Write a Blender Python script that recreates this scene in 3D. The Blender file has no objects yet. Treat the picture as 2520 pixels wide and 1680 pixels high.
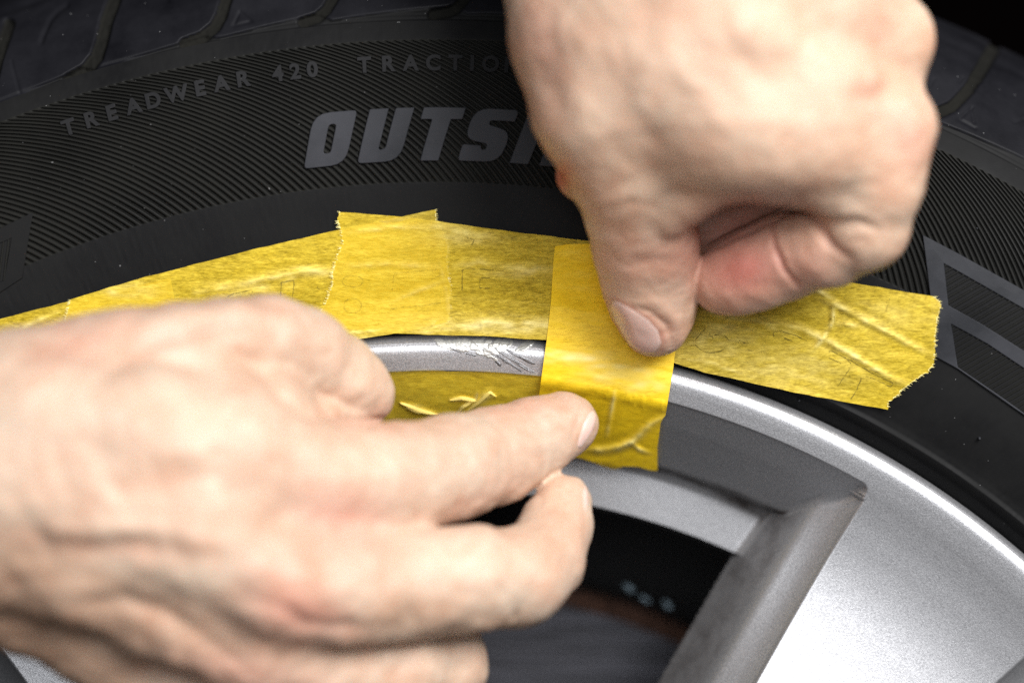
import bpy, bmesh, math, random
import numpy as np
from mathutils import Vector, Matrix, noise
from mathutils.bvhtree import BVHTree

random.seed(7)
rng = np.random.default_rng(11)
sc = bpy.context.scene
COL = sc.collection
U = 1e-4          # one unit of the layout = 0.1 mm
F = 7000.0        # camera distance from the wheel plane, same unit

# ------------------------------------------------------------------ camera
cam_d = bpy.data.cameras.new("camera")
cam = bpy.data.objects.new("camera", cam_d)
COL.objects.link(cam)
cam.location = (0, -F * U, 0)
cam.rotation_euler = (math.radians(90), 0, 0)
cam_d.lens = 100
cam_d.sensor_width = 36
cam_d.clip_start = 0.02
cam_d.clip_end = 20
cam_d.dof.use_dof = True
cam_d.dof.focus_distance = 0.697
cam_d.dof.aperture_fstop = 3.0
cam_d.dof.aperture_blades = 9
sc.camera = cam

# ------------------------------------------------------------------ world and lamps
w = bpy.data.worlds.new("World")
sc.world = w
w.use_nodes = True
w.node_tree.nodes["Background"].inputs[0].default_value = (0.9, 0.95, 1, 1)
w.node_tree.nodes["Background"].inputs[1].default_value = 0.02


def area(name, loc, target, sx, sy, power, col):
    l = bpy.data.lights.new(name, 'AREA')
    l.shape = 'RECTANGLE'
    l.size, l.size_y = sx, sy
    l.energy = power
    l.color = col
    o = bpy.data.objects.new(name, l)
    COL.objects.link(o)
    o.location = loc
    o.rotation_euler = (Vector(target) - Vector(loc)).to_track_quat('-Z', 'Y').to_euler()
    return o


area("key_softbox", (0.62, -1.12, 0.66), (0, 0, 0), 0.7, 0.7, 37, (1, 0.99, 0.98))
area("added_fill", (-0.10, -1.55, 0.25), (0, 0, 0), 1.1, 0.9, 11.5, (0.95, 0.97, 1))  # added fill out of view, lifts shaded sides and metal reflections

sc.view_settings.view_transform = 'Standard'
sc.view_settings.look = 'None'
sc.view_settings.exposure = 0.0
sc.view_settings.gamma = 1.0
sc.render.engine = 'CYCLES'
sc.cycles.use_denoising = False
sc.cycles.max_bounces = 8
sc.cycles.transparent_max_bounces = 8
sc.cycles.sample_clamp_indirect = 4.0


# ------------------------------------------------------------------ layout helpers
def W(px, py, d):
    """layout point seen at (px,py), d units in front of the wheel plane -> world metres"""
    px, py, d = np.broadcast_arrays(np.asarray(px, float), np.asarray(py, float), np.asarray(d, float))
    s = (F - d) / F
    return np.stack([(px - 1260) * s * U, -d * U, (840 - py) * s * U], -1)


def proj(P):
    d = -P[..., 1] / U
    s = F / (F - d)
    return 1260 + P[..., 0] / U * s, 840 - P[..., 2] / U * s, d


CX, CY = 1080.0, 3030.0      # wheel axis


def polar(th, Rr, d):
    """world point on the wheel: angle clockwise from the top, true radius, depth"""
    th, Rr, d = np.broadcast_arrays(np.asarray(th, float), np.asarray(Rr, float), np.asarray(d, float))
    return np.stack([(CX - 1260 + Rr * np.sin(th)) * U, -d * U, (840 - CY + Rr * np.cos(th)) * U], -1)


def true_r(Ra, d):
    return 2190 + (Ra - 2190) * (F - d) / F


def app_r(px, py):
    return np.hypot(px - CX, CY - py)


def smooth(x, a, b):
    t = np.clip((x - a) / (b - a), 0, 1)
    return t * t * (3 - 2 * t)


def seg_dist(px, py, pts):
    """distance to a polyline"""
    best = np.full(np.shape(px), 1e9)
    for (ax, ay), (bx, by) in zip(pts[:-1], pts[1:]):
        vx, vy = bx - ax, by - ay
        t = np.clip(((px - ax) * vx + (py - ay) * vy) / (vx * vx + vy * vy + 1e-9), 0, 1)
        best = np.minimum(best, np.hypot(px - ax - t * vx, py - ay - t * vy))
    return best


def seg_param(px, py, pts):
    """distance and running parameter 0..1 along a polyline"""
    best = np.full(np.shape(px), 1e9)
    par = np.zeros(np.shape(px))
    n = len(pts) - 1
    for i, ((ax, ay), (bx, by)) in enumerate(zip(pts[:-1], pts[1:])):
        vx, vy = bx - ax, by - ay
        t = np.clip(((px - ax) * vx + (py - ay) * vy) / (vx * vx + vy * vy + 1e-9), 0, 1)
        q = np.hypot(px - ax - t * vx, py - ay - t * vy)
        m = q < best
        best = np.where(m, q, best)
        par = np.where(m, (i + t) / n, par)
    return best, par


def vnoise(x, y, z=0.0, seed=0):
    """smooth value noise, vectorised"""
    x, y, z = np.broadcast_arrays(np.asarray(x, float), np.asarray(y, float), np.asarray(z, float))
    xi, yi, zi = np.floor(x).astype(np.int64), np.floor(y).astype(np.int64), np.floor(z).astype(np.int64)
    xf, yf, zf = x - xi, y - yi, z - zi
    xf, yf, zf = [t * t * (3 - 2 * t) for t in (xf, yf, zf)]

    def h(a, b, c):
        n = (a * 73856093) ^ (b * 19349663) ^ (c * 83492791) ^ (seed * 2654435761)
        n = (n ^ (n >> 13)) * 1274126177
        n = n ^ (n >> 16)
        return (n & 0xFFFF) / 32767.5 - 1
    r = 0
    for a in (0, 1):
        for b in (0, 1):
            for c in (0, 1):
                wt = (xf if a else 1 - xf) * (yf if b else 1 - yf) * (zf if c else 1 - zf)
                r = r + wt * h(xi + a, yi + b, zi + c)
    return r


# ------------------------------------------------------------------ object helpers
def link(me, name, parent=None, mat=None):
    o = bpy.data.objects.new(name, me)
    COL.objects.link(o)
    if mat is not None and len(me.materials) == 0:
        me.materials.append(mat)
    if parent is not None:
        o.parent = parent
        root = parent
        off = Vector((0, 0, 0))
        while root is not None:
            off += Vector(root.location)
            root = root.parent
        if parent.type == 'EMPTY':
            o.matrix_parent_inverse = Matrix.Translation(-off)
    return o


def raw_mesh(name, V, faces, smooth_shade=True):
    me = bpy.data.meshes.new(name)
    V = np.ascontiguousarray(V.reshape(-1, 3), dtype=np.float32)
    faces = np.ascontiguousarray(faces, dtype=np.int32)
    n, k = faces.shape
    me.vertices.add(len(V))
    me.vertices.foreach_set("co", V.ravel())
    me.loops.add(n * k)
    me.loops.foreach_set("vertex_index", faces.ravel())
    me.polygons.add(n)
    me.polygons.foreach_set("loop_start", np.arange(0, n * k, k, dtype=np.int32))
    me.polygons.foreach_set("loop_total", np.full(n, k, dtype=np.int32))
    me.polygons.foreach_set("use_smooth", np.full(n, smooth_shade, dtype=bool))
    me.update(calc_edges=True)
    return me


def grid_faces(nu, nv, flip=False):
    i = np.arange(nu * nv).reshape(nu, nv)
    a, b, c, e = i[:-1, :-1], i[1:, :-1], i[1:, 1:], i[:-1, 1:]
    q = np.stack([a, b, c, e] if not flip else [a, e, c, b], -1).reshape(-1, 4)
    return q


def set_point_color(me, name, arr):
    at = me.color_attributes.new(name, 'FLOAT_COLOR', 'POINT')
    a = np.ones((len(me.vertices), 4), dtype=np.float32)
    a[:, :arr.shape[1]] = arr
    at.data.foreach_set("color", a.ravel())


def sub_meshes(V, faces, cls):
    """split a face set by class keeping the smooth normals of the whole"""
    whole = raw_mesh("whole", V, faces)
    N = np.zeros(len(whole.vertices) * 3, dtype=np.float32)
    whole.vertices.foreach_get("normal", N)
    N = N.reshape(-1, 3)
    bpy.data.meshes.remove(whole)
    V = V.reshape(-1, 3)
    out = {}
    for c in np.unique(cls):
        f = faces[cls == c]
        used, inv = np.unique(f, return_inverse=True)
        me = raw_mesh("piece", V[used], inv.reshape(f.shape))
        me.normals_split_custom_set_from_vertices([tuple(n) for n in N[used]])
        out[int(c)] = me
    return out


# ------------------------------------------------------------------ materials
def mat_new(name):
    m = bpy.data.materials.new(name)
    m.use_nodes = True
    nt = m.node_tree
    b = nt.nodes["Principled BSDF"]
    return m, nt, b


def nd(nt, kind, **kw):
    n = nt.nodes.new(kind)
    for k, v in kw.items():
        if k in n.inputs.keys() if hasattr(n.inputs, 'keys') else False:
            n.inputs[k].default_value = v
        else:
            setattr(n, k, v)
    return n


def noise_tex(nt, scale, detail=3.0, rough=0.6, vec=None, stretch=None):
    n = nt.nodes.new('ShaderNodeTexNoise')
    n.inputs['Scale'].default_value = scale
    n.inputs['Detail'].default_value = detail
    n.inputs['Roughness'].default_value = rough
    tc = nt.nodes.new('ShaderNodeTexCoord')
    mp = nt.nodes.new('ShaderNodeMapping')
    nt.links.new(tc.outputs['Object'], mp.inputs['Vector'])
    if stretch:
        mp.inputs['Scale'].default_value = stretch[0]
        mp.inputs['Rotation'].default_value = stretch[1]
    nt.links.new(mp.outputs[0], n.inputs['Vector'])
    return n


def ramp(nt, src, stops):
    r = nt.nodes.new('ShaderNodeValToRGB')
    e = r.color_ramp.elements
    while len(e) < len(stops):
        e.new(0.5)
    for el, (p, c) in zip(e, stops):
        el.position = p
        el.color = (c, c, c, 1) if not isinstance(c, tuple) else (*c, 1)
    nt.links.new(src, r.inputs[0])
    return r.outputs[0]


def bump(nt, b, src, dist, strength=1.0, prev=None):
    n = nt.nodes.new('ShaderNodeBump')
    n.inputs['Distance'].default_value = dist
    n.inputs['Strength'].default_value = strength
    nt.links.new(src, n.inputs['Height'])
    if prev is not None:
        nt.links.new(prev, n.inputs['Normal'])
    if b is not None:
        nt.links.new(n.outputs[0], b.inputs['Normal'])
    return n.outputs[0]


def rubber(name, lo, hi, rough, grit=0.00003, speck=True):
    m, nt, b = mat_new(name)
    n1 = noise_tex(nt, 45, 5, 0.65)
    c = ramp(nt, n1.outputs[0], [(0.3, lo), (0.72, hi)])
    n2 = noise_tex(nt, 2600, 2, 0.7)
    if speck:
        n3 = noise_tex(nt, 900, 1, 0.5)
        sp = ramp(nt, n3.outputs[0], [(0.79, 0.0), (0.81, 0.12)])
        add = nt.nodes.new('ShaderNodeMixRGB')
        add.blend_type = 'ADD'
        add.inputs[0].default_value = 1
        nt.links.new(c, add.inputs[1])
        nt.links.new(sp, add.inputs[2])
        c = add.outputs[0]
    nt.links.new(c, b.inputs['Base Color'])
    r = ramp(nt, n1.outputs[0], [(0.3, rough - 0.08), (0.7, rough + 0.14)])
    nt.links.new(r, b.inputs['Roughness'])
    b.inputs['Specular IOR Level'].default_value = 0.12
    bump(nt, b, n2.outputs[0], grit, 0.8)
    return m


M = {}
M['rubber'] = rubber('rubber', (0.005, 0.005, 0.0055), (0.0105, 0.0105, 0.0105), 0.6)
M['rubber_text'] = rubber('rubber_text', (0.010, 0.010, 0.011), (0.019, 0.019, 0.020), 0.58)
M['rubber_rib'] = rubber('rubber_rib', (0.006, 0.006, 0.0054), (0.0125, 0.0123, 0.0107), 0.58)
M['rubber_letter'] = rubber('rubber_letter', (0.017, 0.018, 0.021), (0.046, 0.047, 0.054), 0.5, speck=False)
M['rubber_tread'] = rubber('rubber_tread', (0.004, 0.004, 0.0055), (0.012, 0.012, 0.015), 0.54, 0.00005)
M['rubber_groove'] = rubber('rubber_groove', (0.005, 0.0049, 0.0042), (0.013, 0.0125, 0.0105), 0.9, 0.00015)


def silver(name, base, rough, grain=0.25):
    m, nt, b = mat_new(name)
    n = noise_tex(nt, 3000, 2, 0.8)
    c = ramp(nt, n.outputs[0], [(0.3, tuple(v * (1 - grain) for v in base)), (0.7, tuple(min(1, v * (1 + grain)) for v in base))])
    nt.links.new(c, b.inputs['Base Color'])
    b.inputs['Metallic'].default_value = 0.75
    b.inputs['Roughness'].default_value = rough
    b.inputs['Coat Weight'].default_value = 0.25
    b.inputs['Coat Roughness'].default_value = 0.15
    bump(nt, b, n.outputs[0], 0.00004, 0.55)
    return m


M['silver'] = silver('silver_paint', (0.62, 0.62, 0.645), 0.36)


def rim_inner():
    m, nt, b = mat_new('silver_paint_dirt_shade')
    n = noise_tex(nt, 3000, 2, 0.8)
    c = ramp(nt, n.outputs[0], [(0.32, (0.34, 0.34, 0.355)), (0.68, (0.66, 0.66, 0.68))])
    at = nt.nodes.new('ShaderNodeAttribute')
    at.attribute_name = 'dirt_shade'
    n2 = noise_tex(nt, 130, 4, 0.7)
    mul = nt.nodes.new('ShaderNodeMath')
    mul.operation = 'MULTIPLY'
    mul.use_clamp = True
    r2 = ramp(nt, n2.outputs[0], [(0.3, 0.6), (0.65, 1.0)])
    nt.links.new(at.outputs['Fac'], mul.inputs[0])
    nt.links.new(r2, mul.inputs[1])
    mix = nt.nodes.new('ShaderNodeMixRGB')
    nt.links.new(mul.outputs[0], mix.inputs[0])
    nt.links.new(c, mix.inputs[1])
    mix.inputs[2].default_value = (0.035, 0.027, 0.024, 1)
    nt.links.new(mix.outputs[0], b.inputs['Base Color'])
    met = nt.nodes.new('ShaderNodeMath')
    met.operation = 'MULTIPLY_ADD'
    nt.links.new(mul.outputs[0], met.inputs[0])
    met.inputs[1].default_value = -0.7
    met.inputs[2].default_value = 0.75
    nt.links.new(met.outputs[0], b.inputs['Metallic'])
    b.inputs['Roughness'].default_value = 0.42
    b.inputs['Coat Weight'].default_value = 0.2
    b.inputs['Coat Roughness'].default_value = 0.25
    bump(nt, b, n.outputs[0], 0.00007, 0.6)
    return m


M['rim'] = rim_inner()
M['bare'] = None


def simple(name, col, rough, metal=0.0, nscale=0, ndist=0.0, stretch=None, grain=0.0):
    m, nt, b = mat_new(name)
    b.inputs['Base Color'].default_value = (*col, 1)
    b.inputs['Roughness'].default_value = rough
    b.inputs['Metallic'].default_value = metal
    if nscale:
        n = noise_tex(nt, nscale, 4, 0.65, stretch=stretch)
        bump(nt, b, n.outputs[0], ndist, 0.8)
        if grain:
            c = ramp(nt, n.outputs[0], [(0.3, tuple(v * (1 - grain) for v in col)), (0.7, tuple(min(1, v * (1 + grain)) for v in col))])
            nt.links.new(c, b.inputs['Base Color'])
    return m


M['bare'] = simple('bare_aluminium', (0.66, 0.66, 0.63), 0.42, 0.7, 900, 0.0001, ((1, 1, 3), (0, 0.6, 0)), 0.22)
M['gouge'] = simple('gouged_aluminium', (0.27, 0.27, 0.28), 0.4, 0.8, 1800, 0.0001, ((1, 1, 5), (0, 0.55, 0)), 0.3)
M['disc'] = simple('brake_disc_face', (0.04, 0.04, 0.048), 0.5, 0.6, 200, 0.0004, ((0.12, 1, 3.5), (0, 0.15, 0)), 1.0)
M['rust'] = simple('rust', (0.065, 0.028, 0.016), 0.9, 0.0, 500, 0.0004, None, 0.7)
M['black'] = simple('unlit_black', (0.006, 0.006, 0.007), 0.7, 0.0, 300, 0.0002, None, 0.3)
M['weight'] = simple('zinc_weight', (0.09, 0.12, 0.14), 0.45, 0.7, 500, 0.0002, None, 0.3)
M['brown'] = simple('brown_dirt', (0.03, 0.012, 0.009), 0.8, 0.0, 200, 0.0003, None, 0.5)
M['mark'] = simple('rubbed_dark_line', (0.16, 0.125, 0.02), 0.9, 0.0, 1200, 0.00005, None, 0.5)
_nt = M['mark'].node_tree
_n = noise_tex(_nt, 900, 3, 0.7)
_nt.links.new(ramp(_nt, _n.outputs[0], [(0.35, 0.05), (0.65, 0.62)]), _nt.nodes['Principled BSDF'].inputs['Alpha'])


M['mark_faint'] = M['mark'].copy()
M['mark_faint'].name = 'rubbed_faint_line'
for _q in M['mark_faint'].node_tree.nodes:
    if _q.type == 'VALTORGB' and abs(_q.color_ramp.elements[1].color[0] - 0.62) < 0.01:
        _q.color_ramp.elements[0].color = (0, 0, 0, 1)
        _q.color_ramp.elements[1].color = (0.24, 0.24, 0.24, 1)


def tape_mat(name, rot, base_a=0.58, hue=((0.88, 0.585, 0.006), (0.96, 0.73, 0.07))):
    """thin yellow crepe paper: fibres, and darker where it lies tight on what is below"""
    m, nt, b = mat_new(name)
    fib = noise_tex(nt, 1500, 4, 0.8, stretch=((0.25, 1, 1.2), (0, rot, 0)))
    blot = noise_tex(nt, 75, 5, 0.75, stretch=((0.6, 1, 1.3), (0, rot, 0)))
    fine = noise_tex(nt, 2600, 2, 0.7, stretch=((0.35, 1, 1.6), (0, rot, 0)))
    at = nt.nodes.new('ShaderNodeAttribute')
    at.attribute_name = 'lift'
    col = nt.nodes.new('ShaderNodeMixRGB')
    c1 = ramp(nt, fib.outputs[0], [(0.22, hue[0]), (0.78, hue[1])])
    nt.links.new(at.outputs['Fac'], col.inputs[0])
    nt.links.new(c1, col.inputs[1])
    col.inputs[2].default_value = (0.93, 0.82, 0.34, 1)
    nt.links.new(col.outputs[0], b.inputs['Base Color'])
    b.inputs['Roughness'].default_value = 0.55
    b.inputs['Specular IOR Level'].default_value = 0.35

    def math_(op, a, c, clamp=False):
        n = nt.nodes.new('ShaderNodeMath')
        n.operation = op
        n.use_clamp = clamp
        for i, v in enumerate((a, c)):
            if isinstance(v, (int, float)):
                n.inputs[i].default_value = v
            else:
                nt.links.new(v, n.inputs[i])
        return n.outputs[0]
    a1 = ramp(nt, fib.outputs[0], [(0.32, 0.0), (0.68, 0.36)])
    a2 = ramp(nt, blot.outputs[0], [(0.34, 0.0), (0.68, 0.17)])
    a3 = ramp(nt, fine.outputs[0], [(0.3, 0.0), (0.7, 0.26)])
    al = math_('ADD', a1, a2)
    al = math_('ADD', al, a3)
    al = math_('ADD', al, base_a - 0.44)
    lf = math_('MULTIPLY', at.outputs['Fac'], 0.5)
    al = math_('ADD', al, lf, True)
    nt.links.new(al, b.inputs['Alpha'])
    b1 = bump(nt, None, fib.outputs[0], 0.00006, 0.7)
    bump(nt, b, fine.outputs[0], 0.00003, 0.7, b1)
    # paper glows a little with the light that passes through it
    tr = nt.nodes.new('ShaderNodeBsdfTranslucent')
    tr.inputs[0].default_value = (0.9, 0.6, 0.02, 1)
    return m


M['tape_h'] = tape_mat('yellow_masking_tape', -0.05)
M['tape_l'] = tape_mat('yellow_masking_tape_left', 0.25)
M['tape_in'] = tape_mat('yellow_masking_tape_inner', -0.05, 0.86)
M['tape_v'] = tape_mat('yellow_masking_tape_upright', 1.5, 1.02, ((0.95, 0.60, 0.006), (0.97, 0.68, 0.02)))


def skin_mat():
    m, nt, b = mat_new('skin')
    at = nt.nodes.new('ShaderNodeAttribute')
    at.attribute_name = 'tone'
    n = noise_tex(nt, 260, 4, 0.65)
    n2 = noise_tex(nt, 90, 3, 0.6)
    mul = nt.nodes.new('ShaderNodeMixRGB')
    mul.blend_type = 'MULTIPLY'
    mul.inputs[0].default_value = 1
    c = ramp(nt, n.outputs[0], [(0.3, (0.92, 0.84, 0.80)), (0.7, (1.0, 1.0, 1.0))])
    nt.links.new(at.outputs['Color'], mul.inputs[1])
    nt.links.new(c, mul.inputs[2])
    nt.links.new(mul.outputs[0], b.inputs['Base Color'])
    b.inputs['Roughness'].default_value = 0.52
    b.inputs['Specular IOR Level'].default_value = 0.4
    b.inputs['Subsurface Weight'].default_value = 0.25
    b.inputs['Subsurface Radius'].default_value = (1.0, 0.5, 0.3)
    b.inputs['Subsurface Scale'].default_value = 0.0022
    v = nt.nodes.new('ShaderNodeTexVoronoi')
    v.inputs['Scale'].default_value = 1100
    tc = nt.nodes.new('ShaderNodeTexCoord')
    nt.links.new(tc.outputs['Object'], v.inputs['Vector'])
    b1 = bump(nt, None, n2.outputs[0], 0.0012, 0.5)
    b2 = bump(nt, None, n.outputs[0], 0.0006, 0.6, b1)
    bump(nt, b, v.outputs['Distance'], 0.00008, 0.5, b2)
    return m


M['skin'] = skin_mat()
mn, nt_, b_ = mat_new('fingernail')
b_.inputs['Base Color'].default_value = (0.72, 0.50, 0.43, 1)
b_.inputs['Roughness'].default_value = 0.3
b_.inputs['Subsurface Weight'].default_value = 0.3
b_.inputs['Subsurface Radius'].default_value = (1, 0.5, 0.4)
b_.inputs['Subsurface Scale'].default_value = 0.002
nn_ = noise_tex(nt_, 500, 3, 0.6)
bump(nt_, b_, nn_.outputs[0], 0.0001, 0.3)
M['nail'] = mn

# ------------------------------------------------------------------ setting
bm = bmesh.new()
bmesh.ops.create_grid(bm, x_segments=24, y_segments=24, size=1.6)
for v in bm.verts:
    v.co = Vector((v.co.x * 2.5, 2.0 + 0.25 * abs(v.co.x) * -0.5 + 0.02 * math.sin(v.co.y * 9), v.co.y * 2.5))
me = bpy.data.meshes.new('dark_background')
bm.to_mesh(me)
bm.free()
M['dark'] = simple('unlit_dark', (0.003, 0.002, 0.002), 1.0, 0.0, 20, 0.001, None, 0.3)
M['dark'].node_tree.nodes['Principled BSDF'].inputs['Specular IOR Level'].default_value = 0.0
bg = link(me, 'dark_background', None, M['dark'])
bg['kind'] = 'structure'

# ------------------------------------------------------------------ the wheel
hub = W(CX, CY, 0)
wheel = bpy.data.objects.new('car_wheel', None)
COL.objects.link(wheel)
wheel.location = tuple(hub)
wheel.empty_display_size = 0.05
wheel['label'] = 'black tyre with raised lettering on a silver alloy rim, filling the background'
wheel['category'] = 'wheel'

# tyre profile: (apparent radius, depth)
TP = np.array([(2196, -90), (2210, -62), (2236, -44), (2247, -8), (2256, 10), (2268, 6), (2285, 10), (2340, 30), (2400, 48),
               (2480, 64), (2560, 76), (2640, 84), (2700, 87), (2780, 84), (2850, 72), (2932, 48), (2979, 24),
               (3010, 2), (3060, -42), (3130, -122), (3190, -222), (3224, -330), (3236, -430)], float)


def tyre_d(Ra):
    return np.interp(Ra, TP[:, 0], TP[:, 1])


def tyre_d_s(Ra):
    """profile smoothed over a few millimetres"""
    return sum(tyre_d(Ra + o) * w_ for o, w_ in ((-16, .12), (-8, .23), (0, .3), (8, .23), (16, .12)))


def prof(Ra):
    return np.where(Ra < 2300, tyre_d(Ra), tyre_d_s(Ra))


PITCH = 0.00736
RIB0, RIB1 = 2583.0, 2931.0
_R = np.linspace(RIB0, RIB1, 200)
_phi = np.radians(np.interp(_R, [RIB0, RIB1], [52, 21]))
_g = np.concatenate([[0], np.cumsum((1 / np.tan(_phi[1:]) + 1 / np.tan(_phi[:-1])) / 2 * np.diff(_R) / ((_R[1:] + _R[:-1]) / 2))])
_g = _g[-1] - _g                 # 0 at the outer edge, grows inwards


def shear(Ra):
    return np.interp(Ra, _R, _g)


Rs = np.unique(np.concatenate([np.arange(2196, 2300, 4.0), np.arange(2300, 2575, 14.0), np.arange(2575, 2592, 2.0),
                               np.arange(2592, 2922, 8.0), np.arange(2922, 2940, 2.0), np.arange(2940, 2979.1, 6.5)]))
SUB = 8
s = np.arange(-0.66, 0.66, PITCH / SUB)
S, RR = np.meshgrid(s, Rs, indexing='ij')
TH = S + shear(RR) * 1.0
ph = (S / PITCH) % 1.0
rib = smooth(ph, 0.02, 0.22) * (1 - smooth(ph, 0.62, 0.80))
mask = smooth(RR, RIB0 - 2, RIB0 + 3) * (1 - smooth(RR, RIB1 - 3, RIB1 + 2))
D = prof(RR) + 2.5 * (1 - mask) + mask * (-4.5 + 7.5 * rib)
D += 0.35 * vnoise(TH * 300, RR / 14.0, seed=3)
V = polar(TH, true_r(RR, D), D)
fq = grid_faces(len(s), len(Rs), flip=True)
fr = RR.reshape(-1)[fq[:, 0]]
cls = np.where((fr >= RIB0 - 3) & (fr < RIB1 + 2), 1, 0)
parts = sub_meshes(V, fq, cls)
# coarse remainder of the casing, out of the frame
th2 = np.linspace(0.66, 2 * math.pi - 0.50, 90)
R2 = np.concatenate([TP[:, 0]])
T2, RR2 = np.meshgrid(th2, R2, indexing='ij')
D2 = prof(RR2)
V2 = polar(T2, true_r(RR2, D2), D2)
tyre = link(parts[0], 'tyre', wheel, M['rubber'])
ribs = link(parts[1], 'ribbed_band', tyre, M['rubber_rib'])
cas = link(raw_mesh('casing', V2, grid_faces(len(th2), len(R2), flip=True)), 'tyre_casing', wheel, M['rubber'])

# ---- shoulder with tread blocks
Rsh = np.concatenate([np.arange(2979, 3236.1, 3.3)])
ths = np.arange(-0.50, 0.66, 0.00125)
S, RR = np.meshgrid(ths, Rsh, indexing='ij')
Dp = prof(RR)
P0 = polar(S, true_r(RR, Dp), Dp)
PX, PY, _ = proj(P0)
grooves = [
    ([(292, -60), (281, 0), (262, 50), (250, 100), (238, 140), (212, 172), (170, 196)], 19),
    ([(575, -60), (556, 0), (545, 38), (530, 66), (498, 92), (455, 108)], 17),
    ([(850, -50), (818, 0), (804, 24), (782, 43), (745, 55)], 15),
    ([(1180, -50), (1141, 0), (1126, 18), (1108, 28), (1065, 36)], 15),
    ([(2200, 330), (2290, 287), (2345, 262), (2385, 220), (2404, 190)], 17),
    ([(2404, 190), (2422, 160), (2445, 120)], 20),
    ([(2700, 560), (2760, 480), (2800, 380)], 18),
    ([(1500, 62), (1540, 36), (1560, 0), (1570, -60)], 15),
    ([(1860, 140), (1900, 110), (1925, 70), (1950, 0)], 16),
    ([(-120, 320), (-60, 290), (-30, 240), (-10, 150), (20, 60)], 18),
]
disp = np.zeros_like(PX)
gfac = np.zeros_like(PX)
for pts, hw in grooves:
    q = seg_dist(PX, PY, pts)
    f = 1 - smooth(q, hw * 0.62, hw * 1.0)
    gfac = np.maximum(gfac, f)
disp -= gfac * 16
# ledge under the blocks
led = [(-900, 2976), (48, 2978), (205, 2994), (246, 2974), (500, 2997), (541, 2984), (785, 3009), (816, 2990), (1110, 3015),
       (1150, 2996), (1500, 3012), (1560, 2996), (1900, 3012), (2280, 2998), (2300, 2992), (2520, 3006), (2800, 3010)]
LR = np.interp(PX, [p[0] for p in led], [p[1] for p in led])
disp -= 7 * (1 - smooth(RR, LR - 3, LR + 4))
disp -= 5 * np.exp(-((RR - 2984) / 3.5) ** 2) + 3 * np.exp(-((RR - 2993) / 4.0) ** 2) * (RR < LR)
# sipes, triangles
for pts, wd, dp in [([(164, 14), (140, 30), (122, 52), (108, 84), (101, 104)], 6, 7),
                    ([(590, 30), (574, 64), (619, 54), (590, 30)], 3.0, 5), ([(2393, 264), (2359, 294), (2401, 316)], 3.0, 5),
                    ([(2391, 270), (2398, 303)], 3.0, 5), ([(2361, 202), (2370, 190)], 3, 5), ([(2496, 302), (2520, 294)], 2.5, 4),
                    ([(28, 150), (42, 205), (50, 234)], 2.5, 3), ([(395, -5), (412, 3)], 5, 5), ([(2290, 212), (2298, 196)], 3, 4)]:
    q = seg_dist(PX, PY, pts)
    disp -= dp * np.exp(-(q / wd) ** 2)
# circumferential wear steps further out
disp -= 8 * np.exp(-((RR - 3192) / 9.0) ** 2)
disp += 2.2 * vnoise(S * 60, RR / 60, seed=9) * smooth(RR, 3010, 3060)
disp += gfac * 2.5 * vnoise(PX / 9, PY / 9, seed=5)
Dn = Dp + disp
rowsV = [polar(S, true_r(RR, Dp) + disp * 0.4 * smooth(RR, 3000, 3200), Dn)]
# carry the tread back over the crown
back = [(3290, -520), (3304, -700), (3308, -1000), (3308, -1900)]
rb, db = np.array([b[0] for b in back], float), np.array([b[1] for b in back], float)
Sb, Rb = np.meshgrid(ths, rb, indexing='ij')
_, Db = np.meshgrid(ths, db, indexing='ij')
V = np.concatenate([rowsV[0], polar(Sb, Rb, Db)], 1)
nR = V.shape[1]
fq = grid_faces(len(ths), nR, flip=True)
gf = np.concatenate([gfac, np.repeat(gfac[:, -1:], len(back), 1)], 1).reshape(-1)
xx = np.concatenate([PX, np.repeat(PX[:, -1:], len(back), 1)], 1).reshape(-1)
rr = np.concatenate([RR - LR, np.full((len(ths), len(back)), 99.0)], 1).reshape(-1)
gm, xm, rm = gf[fq].mean(1), xx[fq].mean(1), rr[fq].mean(1)
seams_x = [-10, 243, 538, 805, 1128, 1545, 1915, 2400, 2760]
# seam of a block follows its groove
sx = np.zeros((len(seams_x), nR))
ymid = np.concatenate([PY, np.repeat(PY[:, -1:], len(back), 1)], 1).reshape(-1)[fq].mean(1)
cls = np.zeros(len(fq), int)
gl = [grooves[9], grooves[0], grooves[1], grooves[2], grooves[3], grooves[7], grooves[8], ([(2200, 330), (2290, 287), (2345, 262), (2385, 220), (2404, 190), (2422, 160), (2445, 120)], 17), grooves[6]]
for pts, hw in gl:
    p = sorted(pts, key=lambda t: t[1])
    cls += (xm > np.interp(ymid, [t[1] for t in p], [t[0] for t in p])).astype(int)
cls = cls + 1
cls[(rm < 0)] = 100
for gi, (pts, hw) in enumerate(grooves):
    gi = 4 if gi == 5 else gi
    cls[(gm > 0.5) & (seg_dist(xm, ymid, pts) < hw + 45)] = 200 + gi
cls[(gm > 0.5) & (cls < 200)] = 100
for c, me in sub_meshes(V, fq, cls).items():
    if c == 100:
        link(me, 'shoulder_ledge', tyre, M['rubber'])
    elif c >= 200:
        link(me, 'tread_groove', tyre, M['rubber_groove'])
    elif len(me.polygons) > 12:
        link(me, 'tread_block', tyre, M['rubber_tread'])


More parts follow.
